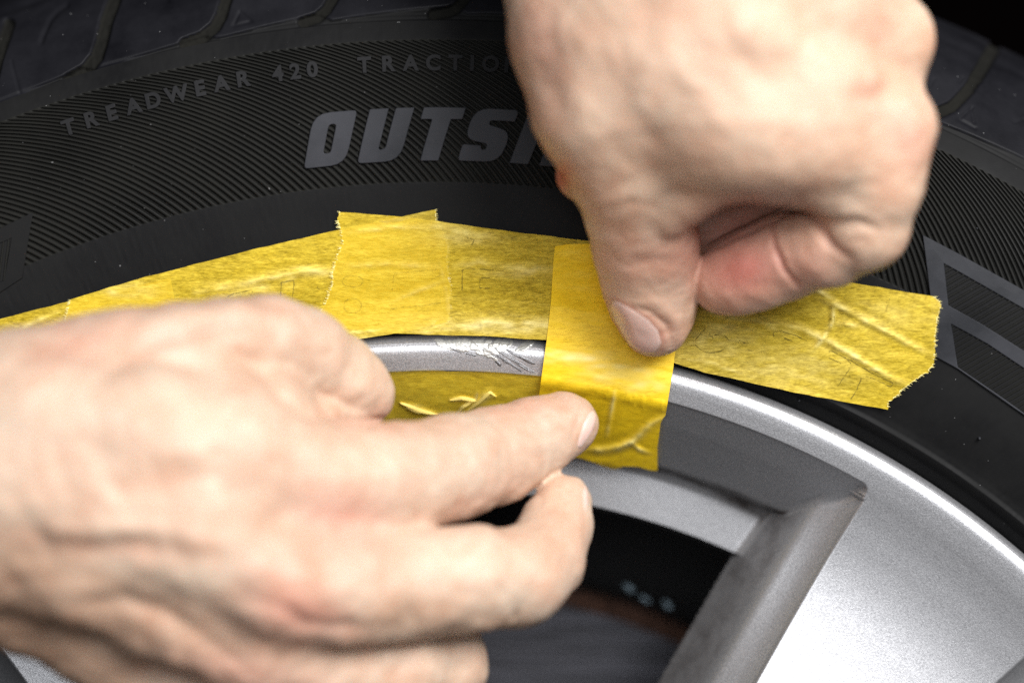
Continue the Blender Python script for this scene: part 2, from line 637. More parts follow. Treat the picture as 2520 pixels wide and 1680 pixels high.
# ---- raised plates and lettering on the side wall
def fillet(pts, rad, n=5):
    out = []
    k = len(pts)
    for i in range(k):
        p0, p1, p2 = np.array(pts[i - 1], float), np.array(pts[i], float), np.array(pts[(i + 1) % k], float)
        r = rad[i] if hasattr(rad, '__len__') else rad
        a, c = p0 - p1, p2 - p1
        la, lc = np.linalg.norm(a), np.linalg.norm(c)
        r = min(r, la * 0.48, lc * 0.48)
        if r < 0.5:
            out.append(tuple(p1))
            continue
        A, Cc = p1 + a / la * r, p1 + c / lc * r
        for t in np.linspace(0, 1, n):
            out.append(tuple((1 - t) ** 2 * A + 2 * t * (1 - t) * p1 + t * t * Cc))
    return out


def flat_mesh(data):
    """evaluate a 2-D curve or text datablock to arrays"""
    o = bpy.data.objects.new('tmp', data)
    COL.objects.link(o)
    dg = bpy.context.evaluated_depsgraph_get()
    dg.update()
    me = bpy.data.meshes.new_from_object(o.evaluated_get(dg))
    bpy.data.objects.remove(o)
    return me


def plate(name, loops, h0, h1, bev, parent, mat, mapper, maxlen=None):
    cu = bpy.data.curves.new('tmpc', 'CURVE')
    cu.dimensions = '2D'
    cu.fill_mode = 'BOTH'
    for lp in loops:
        sp = cu.splines.new('POLY')
        sp.points.add(len(lp) - 1)
        for p, q in zip(sp.points, lp):
            p.co = (q[0], q[1], 0, 1)
        sp.use_cyclic_u = True
    cu.extrude = (h1 - h0) / 2 - bev
    cu.bevel_depth = bev
    cu.bevel_resolution = 1
    cu.offset = -bev
    me = flat_mesh(cu)
    bpy.data.curves.remove(cu)
    return finish_plate(me, name, (h0 + h1) / 2, parent, mat, mapper, maxlen)


def finish_plate(me, name, hm, parent, mat, mapper, maxlen=None):
    if maxlen:
        bm = bmesh.new()
        bm.from_mesh(me)
        for _ in range(4):
            es = [e for e in bm.edges if e.calc_length() > maxlen]
            if not es:
                break
            bmesh.ops.subdivide_edges(bm, edges=es, cuts=1)
            bmesh.ops.triangulate(bm, faces=bm.faces)
        bm.to_mesh(me)
        bm.free()
    n = len(me.vertices)
    co = np.zeros(n * 3)
    me.vertices.foreach_get('co', co)
    co = co.reshape(-1, 3)
    Vn = mapper(co[:, 0], co[:, 1], co[:, 2] + hm)
    me.vertices.foreach_set('co', Vn.astype(np.float32).ravel())
    me.update()
    me.materials.clear()
    me.name = name
    return link(me, name, parent, mat)


def on_tyre_px(x, y, h):
    d = prof(app_r(x, y)) + h
    return W(x, y, d)


def on_tyre_arc(u, v, h, Rb=2700.0, R0=2634.0):
    Ra = R0 + v
    d = prof(Ra) + h
    return polar(u / Rb, true_r(Ra, d), d)


def slant(pts, x0, k=0.30):
    return [(x0 + x + y * k, y) for x, y in pts]


H = 132
glyphs = []
glyphs.append(('O', -336, [fillet([(0, 0), (105, 0), (105, H), (0, H)], [12, 38, 12, 38]), fillet([(43, 32), (61, 32), (61, 102), (43, 102)], 8)]))
glyphs.append(('U', -202, [fillet([(0, 0), (107, 0), (107, H), (62, H), (62, 34), (46, 30), (46, H), (0, H)], [12, 40, 3, 3, 7, 7, 3, 3])]))
glyphs.append(('T', -45, [fillet([(0, 0), (46, 0), (46, 102), (73, 102), (73, H), (-28, H), (-28, 102), (0, 102)], 2.5)]))
glyphs.append(('S', 48, [fillet([(0, 0), (107, 0), (107, 78), (48, 92), (48, 102), (107, 102), (107, H), (0, H), (0, 54), (60, 44), (60, 30), (50, 30), (46, 40), (0, 42)],
                                [12, 40, 30, 8, 4, 3, 12, 40, 30, 9, 6, 5, 3, 4])]))
glyphs.append(('I', 178, [fillet([(0, 0), (48, 0), (48, H), (0, H)], 3)]))
glyphs.append(('D', 252, [fillet([(0, 0), (107, 0), (107, H), (0, H)], [3, 40, 40, 3]), fillet([(45, 30), (63, 34), (63, 100), (45, 102)], 6)]))
glyphs.append(('E', 388, [fillet([(0, 0), (90, 0), (90, 30), (46, 30), (46, 52), (84, 52), (84, 80), (46, 80), (46, 102), (90, 102), (90, H), (0, H)], 3)]))
for ch, u0, loops in glyphs:
    plate('raised_letter', [slant(lp, u0) for lp in loops], -4, 8, 1.7, tyre, M['rubber_letter'], on_tyre_arc, 40)

small = [('T', 176), ('R', 230), ('E', 281), ('A', 335), ('D', 383), ('W', 441), ('E', 498), ('A', 551), ('R', 603),
         ('4', 689), ('2', 731), ('0', 773), ('T', 900), ('R', 957), ('A', 1013), ('C', 1068), ('T', 1122), ('I', 1163), ('O', 1208), ('N', 1261), ('A', 1370), ('A', 1420)]
for ch, cx_ in small:
    fc = bpy.data.curves.new('tmpf', 'FONT')
    fc.body = ch
    fc.size = 52
    fc.align_x = 'CENTER'
    fc.extrude = 4.0
    fc.bevel_depth = 1.2
    fc.bevel_resolution = 1
    fc.offset = 1.3
    me = flat_mesh(fc)
    bpy.data.curves.remove(fc)
    th = math.asin((cx_ - CX) / 2870)
    base_r = 2858 if cx_ > 600 else 2846 + (cx_ - 170) / 430 * 12

    def mp(x, y, z, th=th, base_r=base_r):
        Ra = base_r + y
        d = prof(Ra) + z
        return polar(th + x / 2870, true_r(Ra, d), d)
    finish_plate(me, 'small_raised_letter', 1.0, tyre, M['rubber_text'], mp)

# emblem on the right
emb = [(2271, 578), (2366, 628), (2520, 714), (2640, 786), (2760, 870), (2760, 1190), (2640, 1104), (2520, 1021), (2356, 907), (2303, 878), (2292, 790), (2289, 726)]
h1 = [(2323, 648), (2420, 703), (2520, 760), (2720, 880), (2720, 1000), (2520, 863), (2420, 799), (2334, 751)]
h2 = [(2341, 797), (2430, 846), (2520, 906), (2720, 1040), (2720, 1150), (2520, 1016), (2450, 966), (2357, 903)]
em = plate('raised_emblem', [emb, h1, h2], -4, 8, 1.5, tyre, M['rubber_letter'], on_tyre_px, 50)


def hatch(outline, ang, step, hgt, wid, parent, base_h):
    """floor panel plus slim bars clipped to the outline"""
    plate('hatched_panel', [outline], -6, base_h, 0.4, parent, M['rubber'], on_tyre_px, 50)
    c, s_ = math.cos(ang), math.sin(ang)
    P = np.array(outline)
    t = P @ np.array([-s_, c])
    Vv, Ff = [], []
    for q in np.arange(t.min() + step * 0.5, t.max(), step):
        xs = []
        for i in range(len(P)):
            a, b = t[i], t[(i + 1) % len(P)]
            if (a - q) * (b - q) < 0:
                f = (q - a) / (b - a)
                pt = P[i] + (P[(i + 1) % len(P)] - P[i]) * f
                xs.append(pt @ np.array([c, s_]))
        xs.sort()
        for a, b in zip(xs[::2], xs[1::2]):
            n = max(2, int((b - a) / 40) + 1)
            k0 = len(Vv)
            for x in np.linspace(a, b, n):
                for o, h in ((-wid, base_h - 2), (-wid * .5, base_h + hgt), (wid * .5, base_h + hgt), (wid, base_h - 2)):
                    X = x * c - (q + o) * s_
                    Y = x * s_ + (q + o) * c
                    Vv.append(on_tyre_px(X, Y, h))
            for i in range(n - 1):
                for j in range(3):
                    Ff.append((k0 + i * 4 + j, k0 + i * 4 + j + 1, k0 + i * 4 + 4 + j + 1, k0 + i * 4 + 4 + j))
    if Ff:
        o = link(raw_mesh('hatching', np.array(Vv), np.array(Ff), False), 'hatching', parent, M['rubber_rib'])
        o['kind'] = 'stuff'


hatch(h1, math.radians(-30), 14, 4.0, 3.6, tyre, 3.6)
hatch(h2, math.radians(-30), 12, 3.0, 3.2, tyre, 3.6)
# emblem on the left
eml = [(-160, 628), (0, 561), (81, 523), (55, 684), (0, 720), (-160, 775)]
hl = [(-140, 660), (28, 586), (10, 690), (-140, 745)]
plate('raised_emblem', [eml, hl], -4, 6.5, 1.2, tyre, M['rubber'], on_tyre_px, 50)
hatch(hl, math.radians(97), 12, 2.4, 3.8, tyre, 3.6)


# rubber nubs
def nub(px, py, length, r, lean):
    bm = bmesh.new()
    bmesh.ops.create_cone(bm, segments=10, radius1=r * U, radius2=r * 0.55 * U, depth=length * U, cap_ends=True)
    me = bpy.data.meshes.new('rubber_nub')
    Rm = Matrix.Rotation(math.radians(90), 4, 'X')
    p = on_tyre_px(px, py, length * 0.4)
    bm.transform(Matrix.Translation(Vector(p)) @ Matrix.Rotation(lean, 4, 'Y') @ Rm)
    bm.to_mesh(me)
    bm.free()
    link(me, 'rubber_nub', tyre, M['rubber_letter'])


nub(2410, 1078, 16, 5, 0.3)
nub(1966, 985, 26, 4, 0.2)
nub(2404, 562, 10, 3, 0.0)

# ------------------------------------------------------------------ rim and spokes
FR = np.array([(1200, 8), (1350, -2), (1500, -17), (1650, -32), (1750, -40), (1850, -43), (1930, -37), (2000, -24), (2060, -10), (2100, 4), (2124, 11), (2150, 18), (2164, 21),
               (2172, 21.5), (2180, 19.5), (2188, 15.5), (2194, 10), (2199, 2), (2203, -10), (2205, -24), (2206, -60), (2207, -110)], float)


def front_d(R):
    f = lambda r: np.interp(r, FR[:, 0], FR[:, 1])
    wide = sum(f(R + o) for o in (-36, -24, -12, 0, 12, 24, 36)) / 7
    return np.where(R < 2080, wide, np.where(R < 2130, wide + (f(R) - wide) * smooth(R, 2080, 2130), f(R)))


WC = np.array([(-5, 999), (0, 12), (2, 8), (4, 3), (60, -58), (110, -118), (150, -166), (163, -182), (168, -194), (176, -234), (200, -246), (308, -262), (311, -350), (330, -900)], float)
WL = np.array([(-5, 999), (0, 8), (3, 4), (8, -4), (34, -32), (50, -47), (84, -80), (94, -94), (104, -118), (140, -190), (170, -255), (185, -285), (190, -900)], float)


def wall_c(R):
    return np.interp(2120 - R, WC[:, 0], WC[:, 1])


_x = np.arange(12, 180, 2.0)
_y = np.mean([np.interp(_x + o, WL[:, 0], WL[:, 1]) for o in (-9, -6, -3, 0, 3, 6, 9)], 0)
_y = _y * smooth(_x, 12, 30) + np.interp(_x, WL[:, 0], WL[:, 1]) * (1 - smooth(_x, 12, 30))
_e = smooth(_x, 150, 178)
_y = _y * (1 - _e) + np.interp(_x, WL[:, 0], WL[:, 1]) * _e
WL = np.concatenate([WL[WL[:, 0] < 12], np.stack([_x, _y], 1), [(185, -285), (190, -900)]])


def side(th_edge, R, th, sgn):
    """distance inside the pocket from a radial edge"""
    return sgn * R * np.sin(th - th_edge)


pockets = [(-0.42, 0.527), (0.797, 1.6), (-1.5, -0.649)]
ths = np.unique(np.concatenate([np.arange(-0.80, -0.45, 0.002), np.arange(-0.45, -0.15, 0.003), np.arange(-0.15, 0.82, 0.0016), np.arange(0.82, 1.0, 0.006)]))
Rg = np.unique(np.concatenate([np.arange(1250, 1500, 12.0), np.arange(1500, 2090, 3.6), np.arange(2090, 2130, 1.6), np.arange(2130, 2180, 4), np.arange(2180, 2207.1, 1.2)]))
TT, RG = np.meshgrid(ths, Rg, indexing='ij')
D = front_d(RG)
dirt_shade = np.zeros_like(D)
wallmask = np.zeros_like(D)
for a, b in pockets:
    sC = 2120 - RG
    sA = side(a, RG, TT, 1)
    sB = side(b, RG, TT, -1)
    inside = (TT > a) & (TT < b) & (sC > 0)
    sL = np.minimum(sA, sB)
    # rounded opening corner
    r0 = 30.0
    near = (sC < r0) & (sL < r0) & inside
    so = np.where(near, r0 - np.hypot(r0 - sC, r0 - sL), np.minimum(sC, sL))
    dC = np.interp(np.where(near, np.maximum(so, -1), sC), WC[:, 0], WC[:, 1])
    dL = np.interp(np.where(near, np.maximum(so, -1), sL), WL[:, 0], WL[:, 1])
    dL = dL + (front_d(RG) - 8) * smooth(sL, 150, 10) * (sC > 40)
    k = 34.0
    hh = np.clip(0.5 + 0.5 * (dC - dL) / k, 0, 1)
    dm = dL + (dC - dL) * hh + k * hh * (1 - hh) * smooth(np.minimum(sC, sL), 32, 80)
    ok = inside & (so > 0)
    D = np.where(ok, np.minimum(dm, D), D)
    wallmask = np.where(ok, 1, wallmask)
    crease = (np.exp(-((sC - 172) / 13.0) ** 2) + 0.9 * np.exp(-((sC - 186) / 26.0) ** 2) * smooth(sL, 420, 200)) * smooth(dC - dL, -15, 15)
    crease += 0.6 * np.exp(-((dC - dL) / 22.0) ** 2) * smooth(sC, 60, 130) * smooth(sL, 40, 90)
    crease = np.maximum(crease, (0.14 + 0.66 * smooth(sL, 88, 116)) * smooth(dL - dC, 0, 25) * smooth(sL, 0, 12) * smooth(sC, 28, 60))  # brake dust, plus painted shade on the steep inner band of the side wall
    dirt_shade = np.where(ok, np.clip(crease, 0, 1), dirt_shade)
V = polar(TT, RG, D)
fq = grid_faces(len(ths), len(Rg), flip=True)
dmin = D.reshape(-1)[fq].min(1)
rmid = RG.reshape(-1)[fq].mean(1)
wm = wallmask.reshape(-1)[fq].mean(1)
tmid = TT.reshape(-1)[fq].mean(1)
keep = dmin > -300
cls = np.where(rmid > 2119, 0, np.where((rmid > 1800) & (wm > 0.5), 0, 1))
# walls of the spoke side belong to the spoke
sideL = np.zeros(len(fq), bool)
for a, b in pockets:
    sl = np.minimum(rmid * np.sin(tmid - a), -rmid * np.sin(tmid - b))
    sideL |= (tmid > a) & (tmid < b) & (np.interp(sl, WL[:, 0], WL[:, 1]) > np.interp(2120 - rmid, WC[:, 0], WC[:, 1]))
cls = np.where((wm > 0.5) & sideL, 1, cls)
cls = np.where((cls == 1) & (tmid < 0), 2, cls)
fq, cls = fq[keep], cls[keep]
whole_dirt_shade = dirt_shade.reshape(-1)
Vf = V.reshape(-1, 3)
wh = raw_mesh("whole", Vf, fq)
N = np.zeros(len(Vf) * 3, dtype=np.float32)
wh.vertices.foreach_get("normal", N)
N = N.reshape(-1, 3)
bpy.data.meshes.remove(wh)
rim = None
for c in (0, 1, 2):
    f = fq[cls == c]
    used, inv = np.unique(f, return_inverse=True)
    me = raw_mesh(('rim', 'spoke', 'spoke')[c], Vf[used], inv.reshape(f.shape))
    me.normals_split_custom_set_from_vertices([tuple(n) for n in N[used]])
    dd = whole_dirt_shade[used]
    set_point_color(me, 'dirt_shade', np.stack([dd, dd, dd], 1))
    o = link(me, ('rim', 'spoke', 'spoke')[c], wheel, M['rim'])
    if c == 0:
        rim = o


def revolve(name, pts, t0, t1, n, mat, parent, flip=True):
    th = np.linspace(t0, t1, n)
    T, R_ = np.meshgrid(th, np.array([p[0] for p in pts], float), indexing='ij')
    _, D_ = np.meshgrid(th, np.array([p[1] for p in pts], float), indexing='ij')
    return link(raw_mesh(name, polar(T, R_, D_), grid_faces(n, len(pts), flip=flip)), name, parent, mat)


revolve('barrel', [(1806, -264), (1812, -320), (1850, -600), (1880, -1000), (1900, -1900)], -1.2, 1.3, 120, M['black'], wheel)  # silver in itself; the black colour paints in its lack of light
# outer bead seat of the rim behind the flange
revolve('bead_seat', [(2206, -100), (2180, -200), (2140, -400)], -1.2, 1.3, 120, M['black'], wheel)

# brake disc behind the spokes
disc = bpy.data.objects.new('brake_disc', None)
COL.objects.link(disc)
disc.location = tuple(polar(0, 0, -800))
disc['label'] = 'dark brake disc with a rusty edge seen through the gap between the spokes'
disc['category'] = 'brake disc'
revolve('disc_face', [(900, -800), (1100, -802), (1300, -799), (1420, -801), (1502, -800)], -1.0, 1.1, 160, M['disc'], disc)
revolve('rusty_edge', [(1502, -803), (1512, -796), (1530, -797), (1546, -802), (1550, -812), (1550, -1000)], -1.0, 1.1, 160, M['rust'], disc)

backing = revolve('void_backing', [(300, -1250), (900, -1260), (1400, -1240), (1900, -1260)], -1.2, 1.4, 80, M['black'], None)  # added black disc, stands in for the dark void and hides the world
backing['label'] = 'added black shield far behind the brake disc'
backing['category'] = 'added shield'

# small balance weights catching light
for k, (px, py, sx_, sy_) in enumerate([(1548, 1446, 30, 17), (1588, 1474, 26, 13), (1642, 1487, 22, 20)]):
    bm = bmesh.new()
    bmesh.ops.create_cube(bm, size=1)
    bmesh.ops.bevel(bm, geom=bm.edges[:], offset=0.22, segments=2, affect='EDGES')
    for v in bm.verts:
        x, y = v.co.x * sx_, v.co.y * sy_
        q = W(px + x * 0.9 + y * 0.3, py + y + x * 0.35, -640 + v.co.z * 40)
        v.co = Vector(q)
    me = bpy.data.meshes.new('balance_weight')
    bm.to_mesh(me)
    bm.free()
    link(me, 'balance_weight', wheel, M['weight'])


# ---- kerb damage on the rim edge: chips and gouges
def rim_d(px, py):
    Ra = app_r(px, py)
    d = np.zeros_like(Ra)
    for _ in range(5):
        Rr = true_r(Ra, d)
        d = np.where(Rr >= 2120, front_d(Rr), wall_c(Rr))
    return d


def chip(cx_, cy_, ln, wd, ang, h, mat, name):
    n, m = 14, 7
    t = np.linspace(-1, 1, n)
    v = np.linspace(-1, 1, m)
    T, Vv = np.meshgrid(t, v, indexing='ij')
    sd = random.randint(0, 9999)
    prof_ = np.sqrt(np.clip(1 - np.abs(T) ** 2.2, 0.0004, 1)) * (1 + 0.45 * vnoise(T * 3.5, Vv * 0 + 2, seed=sd))
    x = T * ln / 2 + 2.0 * vnoise(Vv * 3, T * 3, seed=sd + 1)
    y = Vv * wd / 2 * prof_
    X = cx_ + x * math.cos(ang) - y * math.sin(ang)
    Y = cy_ + x * math.sin(ang) + y * math.cos(ang)
    edge = np.minimum(1 - np.abs(T), 1 - np.abs(Vv))
    hh = h * smooth(edge, 0, 0.35) - 1.5 * (edge < 0.02) + 1.1 * vnoise(T * 2.2, Vv * 5.0, seed=sd + 2) * smooth(edge, 0, 0.4)
    D_ = rim_d(X, Y) + hh
    link(raw_mesh(name, W(X, Y, D_), grid_faces(n, m, flip=True)), name, rim, mat)


random.seed(21)


def scraped(cells, name, step=2.0, hbase=1.3):
    """a patch of torn metal: facets that follow the scrape strokes"""
    C = np.array(cells, float)
    x0, x1 = C[:, 0].min() - 35, C[:, 0].max() + 35
    y0, y1 = C[:, 1].min() - 22, C[:, 1].max() + 22
    gx, gy = np.arange(x0, x1, step), np.arange(y0, y1, step)
    X, Y = np.meshgrid(gx, gy, indexing='ij')
    Xw = X + 2.4 * vnoise(X / 9, Y / 7, seed=71)
    Yw = Y + 1.8 * vnoise(X / 8, Y / 7, seed=72)
    m1 = np.full(X.shape, 9.0)
    m2 = np.full(X.shape, 9.0)
    Hh = np.zeros(X.shape)
    for (cx_, cy_, ln, wd, a) in C:
        u = (Xw - cx_) * math.cos(a) + (Yw - cy_) * math.sin(a)
        v = -(Xw - cx_) * math.sin(a) + (Yw - cy_) * math.cos(a)
        m = (np.abs(u / (ln * 0.58)) ** 2 + np.abs(v / (wd * 0.62)) ** 2) ** 0.5
        tu, tv = random.uniform(-0.06, 0.06), random.uniform(-0.30, 0.30)
        h = tu * u + tv * v + 0.45 * vnoise(u / 16, v / 3.0, seed=int(cx_)) + random.uniform(-0.4, 0.8)
        near = m < m1
        m2 = np.where(near, m1, np.minimum(m2, m))
        Hh = np.where(near, h, Hh)
        m1 = np.minimum(m1, m)
    inside = 1 - smooth(m1 + 0.12 * vnoise(X / 3.5, Y / 3.5, seed=75), 0.90, 1.0)
    seam = smooth(m2 - m1, 0.0, 0.12)
    D_ = rim_d(X, Y) - 2.0 + inside * (2.0 + hbase + Hh * 1.0) - inside * 1.0 * (1 - seam)
    fq = grid_faces(len(gx), len(gy), flip=True)
    keep_ = inside.reshape(-1)[fq].max(1) > 0.02
    V_ = W(X, Y, D_).reshape(-1, 3)
    used, inv = np.unique(fq[keep_], return_inverse=True)
    link(raw_mesh(name, V_[used], inv.reshape(-1, 4), True), name, rim, M['bare'])


scraped([(1085, 843, 32, 18, 0.5), (1108, 850, 36, 22, 0.45), (1132, 851, 50, 24, 0.4), (1150, 847, 40, 20, 0.6), (1165, 855, 52, 22, 0.35),
         (1184, 850, 44, 22, 0.75), (1128, 838, 20, 8, 1.2), (1185, 838, 24, 10, -0.9), (1200, 842, 22, 10, -0.8), (1196, 862, 40, 14, 0.55),
         (1214, 858, 34, 14, 0.9), (1238, 850, 44, 26, -0.75), (1222, 846, 30, 16, -0.95), (1252, 847, 26, 12, -0.7),
         (1290, 850, 46, 20, -0.5), (1200, 872, 36, 10, 0.5), (1216, 882, 22, 8, 0.7), (1180, 869, 30, 8, 0.4)], 'scraped_metal')
scraped([(866, 858, 36, 12, -0.06), (888, 856, 36, 15, -0.1), (852, 861, 20, 7, 0.0)], 'scraped_metal')
for x, y, l, wd, a in [(1262, 884, 130, 6, 0.56), (1275, 893, 110, 5, 0.52), (1250, 890, 90, 6, 0.60), (1284, 880, 80, 9, 0.45), (1268, 872, 60, 5, 0.5),
                       (1235, 882, 36, 8, 0.65), (1292, 906, 50, 5, 0.5), (1225, 892, 26, 7, 0.8), (1212, 874, 30, 6, 0.6), (1160, 872, 30, 5, 0.2), (1120, 861, 40, 4, 0.4)]:
    chip(x, y, l, wd * 1.25, a, 1.5, M['gouge'], 'gouge')



# ------------------------------------------------------------------ masking tape
def under(px, py):
    """depth of what the tape lies on"""
    Ra = app_r(px, py)
    tx = np.interp(Ra, [2196, 2262, 2300, 2344, 2420, 2500, 2583, 2700], [22, 18, 22, 38, 58, 74, 86, 94])
    return np.where(Ra > 2196, tx, rim_d(px, py) + 3)


def resample(pts, n):
    P = np.array(pts, float)
    L = np.concatenate([[0], np.cumsum(np.hypot(*np.diff(P, axis=0).T))])
    t = np.linspace(0, L[-1], n)
    return np.stack([np.interp(t, L, P[:, 0]), np.interp(t, L, P[:, 1])], 1)


def tape(label, top, bottom, left, right, mat, layer, wrinkles=(), jagL=0.0, jagR=0.0, step=5.0, low=None, seed=1, marks=(), soft=0, lifts=()):
    nu = int(max(np.hypot(*(np.array(top[-1]) - top[0])), np.hypot(*(np.array(bottom[-1]) - bottom[0]))) / step)
    nv = int(max(np.hypot(*(np.array(left[-1]) - left[0])), np.hypot(*(np.array(right[-1]) - right[0]))) / step)
    T, B, L, R_ = resample(top, nu), resample(bottom, nu), resample(left, nv), resample(right, nv)
    u = np.linspace(0, 1, nu)[:, None, None]
    v = np.linspace(0, 1, nv)[None, :, None]
    P = (1 - v) * T[:, None] + v * B[:, None] + (1 - u) * L[None] + u * R_[None] \
        - ((1 - u) * (1 - v) * T[0] + u * (1 - v) * T[-1] + (1 - u) * v * B[0] + u * v * B[-1])
    # ragged torn ends
    vv = np.arange(nv)
    for jag, sgn, uu in ((jagL, -1, (1 - u[..., 0]) ** 14), (jagR, 1, u[..., 0] ** 14)):
        if jag:
            j = jag * (0.6 * vnoise(vv / 2.6, 0.5, seed=seed + 5) + 0.6 * rng.uniform(-1, 1, nv))
            P[..., 0] += sgn * uu * j[None]
            P[..., 1] += uu * 0.3 * j[None]
    # slightly wavy cut edges
    ed = (np.abs(v[..., 0] - 0.5) * 2) ** 20
    P[..., 1] += ed * 1.0 * vnoise(P[..., 0] / 30, 0.2, seed=seed)
    X, Y = P[..., 0], P[..., 1]
    D_ = (np.max([under(X, Y + o) - o * o / 40.0 for o in range(-36, 37, 4)], 0) if soft else under(X, Y)) + 2.2 * layer
    lift = np.zeros_like(X)
    D_ += 1.1 * vnoise(X / 55, Y / 18, seed=seed + 1) + 0.5 * vnoise(X / 17, Y / 8, seed=seed + 2)
    # the cut edges stand off a little here and there
    D_ += 5.0 * np.clip(vnoise(X / 90, np.sign(v[..., 0] - 0.5) * 3.3, seed=seed + 9), 0, 1) * (np.abs(v[..., 0] - 0.5) * 2) ** 8
    for pts, h, wd in wrinkles:
        q, t = seg_param(X, Y, pts)
        fade = np.sin(np.clip(t, 0.04, 0.96) * math.pi) ** 0.6
        f = (0.65 * np.exp(-q / (0.62 * wd)) + 0.35 * np.exp(-(q / wd) ** 2)) * fade * (0.85 + 0.3 * vnoise(X / 14, Y / 14, seed=int(abs(pts[0][0]))))
        D_ += h * f
        lift = np.maximum(lift, 0.95 * f * min(1, h / 6))
        D_ -= 0.25 * h * np.exp(-((q - 2.0 * wd) / wd) ** 2) * fade
    for (lx, ly, rx, ry, amt) in lifts:
        lift = np.maximum(lift, amt * np.exp(-((X - lx) / rx) ** 2 - ((Y - ly) / ry) ** 2))
    lift *= 0.75 + 0.5 * vnoise(X / 25, Y / 9, seed=seed + 8)
    Vt = W(X, Y, D_)
    me = raw_mesh('masking_tape', Vt, grid_faces(nu, nv, flip=False))
    set_point_color(me, 'lift', np.repeat(np.clip(lift, 0, 1).reshape(-1, 1), 3, 1))
    cen = Vt.reshape(-1, 3).mean(0)
    Vc = Vt.reshape(-1, 3) - cen
    o = link(me, 'masking_tape', None, mat)
    o['label'] = label
    o['category'] = 'tape'
    o['group'] = 'yellow masking tape strips on the wheel'
    # torn fibres at the ragged ends
    Vf_, Ff_ = [], []
    for jag, e, sgn in ((jagL, 0, -1), (jagR, -1, 1)):
        if not jag:
            continue
        for _ in range(110):
            j = random.random() * (nv - 1)
            a = np.array([np.interp(j, vv, X[e]), np.interp(j, vv, Y[e])])
            d0 = float(np.interp(j, vv, D_[e])) + 0.4
            ln = random.uniform(2, 7.5)
            an = random.uniform(-0.9, 0.9)
            e1 = a + np.array([sgn * math.cos(an), math.sin(an)]) * ln
            k0 = len(Vf_)
            wv = 0.55
            Vf_ += [W(a[0] - sgn * 3, a[1] - wv, d0), W(a[0] - sgn * 3, a[1] + wv, d0), W(e1[0], e1[1] + 0.2, d0 + random.uniform(0, 2)), W(e1[0], e1[1] - 0.2, d0 + 1)]
            Ff_.append((k0, k0 + 1, k0 + 2, k0 + 3))
    if Ff_:
        me2 = raw_mesh('torn_fibres', np.array(Vf_), np.array(Ff_), False)
        set_point_color(me2, 'lift', np.ones((len(Vf_), 3)))
        q = link(me2, 'torn_fibres', o, mat)
        q['kind'] = 'stuff'
    for pts in marks:
        pl = resample(pts, max(3, int(sum(math.dist(a, b) for a, b in zip(pts[:-1], pts[1:])) / 4)))
        pl = pl + np.stack([0.8 * vnoise(np.arange(len(pl)) / 2.0, 0.3, seed=4), 0.8 * vnoise(np.arange(len(pl)) / 2.0, 7.3, seed=6)], 1)
        tg = np.gradient(pl, axis=0)
        tg /= np.linalg.norm(tg, axis=1)[:, None] + 1e-9
        nr = np.stack([-tg[:, 1], tg[:, 0]], 1)
        wv = (1.25 + 0.7 * vnoise(np.arange(len(pl)) / 1.7, 3.3, seed=2))[:, None]
        rows = []
        for o_, hz in ((-1, 0.2), (0, 0.75), (1, 0.2)):
            q = pl + nr * wv * o_
            # rest on the tape itself
            tree_d = under(q[:, 0], q[:, 1]) + 2.2 * layer
            rows.append((q, tree_d, hz))
        VV = np.stack([np.stack([q[:, 0], q[:, 1], td + hz], 1) for q, td, hz in rows], 1)
        marks_pending.append((VV, o))
    return o, me


marks_pending = []


def ring_(x, y, a, b, n=18):
    return [(x + a * math.cos(math.radians(-60 - t * 360 / n)), y + b * math.sin(math.radians(-60 - t * 360 / n))) for t in range(n + 1)]


tapes = []
tapes.append(tape('yellow tape strip at the far left, running out of frame behind the lower hand',
                  [(-220, 842), (0, 784), (168, 742), (420, 684)], [(-150, 1110), (60, 1055), (230, 1010), (470, 955)],
                  [(-220, 842), (-150, 1110)], [(420, 684), (470, 955)], M['tape_l'], 1, seed=21,
                  wrinkles=[([(0, 838), (70, 800), (160, 762)], 5, 7), ([(-40, 880), (60, 830), (160, 790)], 4, 6)]))
tapes.append(tape('long yellow tape strip along the tyre bead, its left half under the lower hand',
                  [(171, 738), (329, 689), (618, 615), (830, 566), (1073, 515)], [(140, 1004), (330, 958), (560, 905), (796, 849), (968, 821), (1106, 792)],
                  [(171, 738), (158, 790), (140, 1004)], [(1073, 515), (1076, 545), (1092, 572), (1104, 604), (1100, 640), (1108, 700), (1106, 792)],
                  M['tape_l'], 2, seed=31, jagL=1.0, jagR=2.0,
                  wrinkles=[([(480, 720), (590, 702), (640, 688), (760, 664), (822, 668)], 6, 9), ([(800, 660), (740, 672), (690, 700)], 4, 7),
                            ([(255, 720), (300, 716), (350, 700)], 5, 12), ([(790, 812), (880, 818), (960, 808)], 4, 7), ([(820, 560), (960, 540), (1060, 524)], 3, 6),
                            ([(500, 740), (600, 720), (660, 715)], 3, 8)],
                  lifts=[(330, 715, 60, 18, .5), (600, 705, 80, 14, .5), (770, 668, 60, 12, .7), (860, 835, 80, 14, .4), (960, 545, 120, 20, .3)],
                  marks=[[(692, 695), (690, 760)], [(724, 692), (718, 752), (712, 790)], [(692, 695), (724, 690)], [(575, 722), (622, 714), (618, 728)], [(780, 706), (786, 712)],
                         [(560, 730), (575, 722)]]))
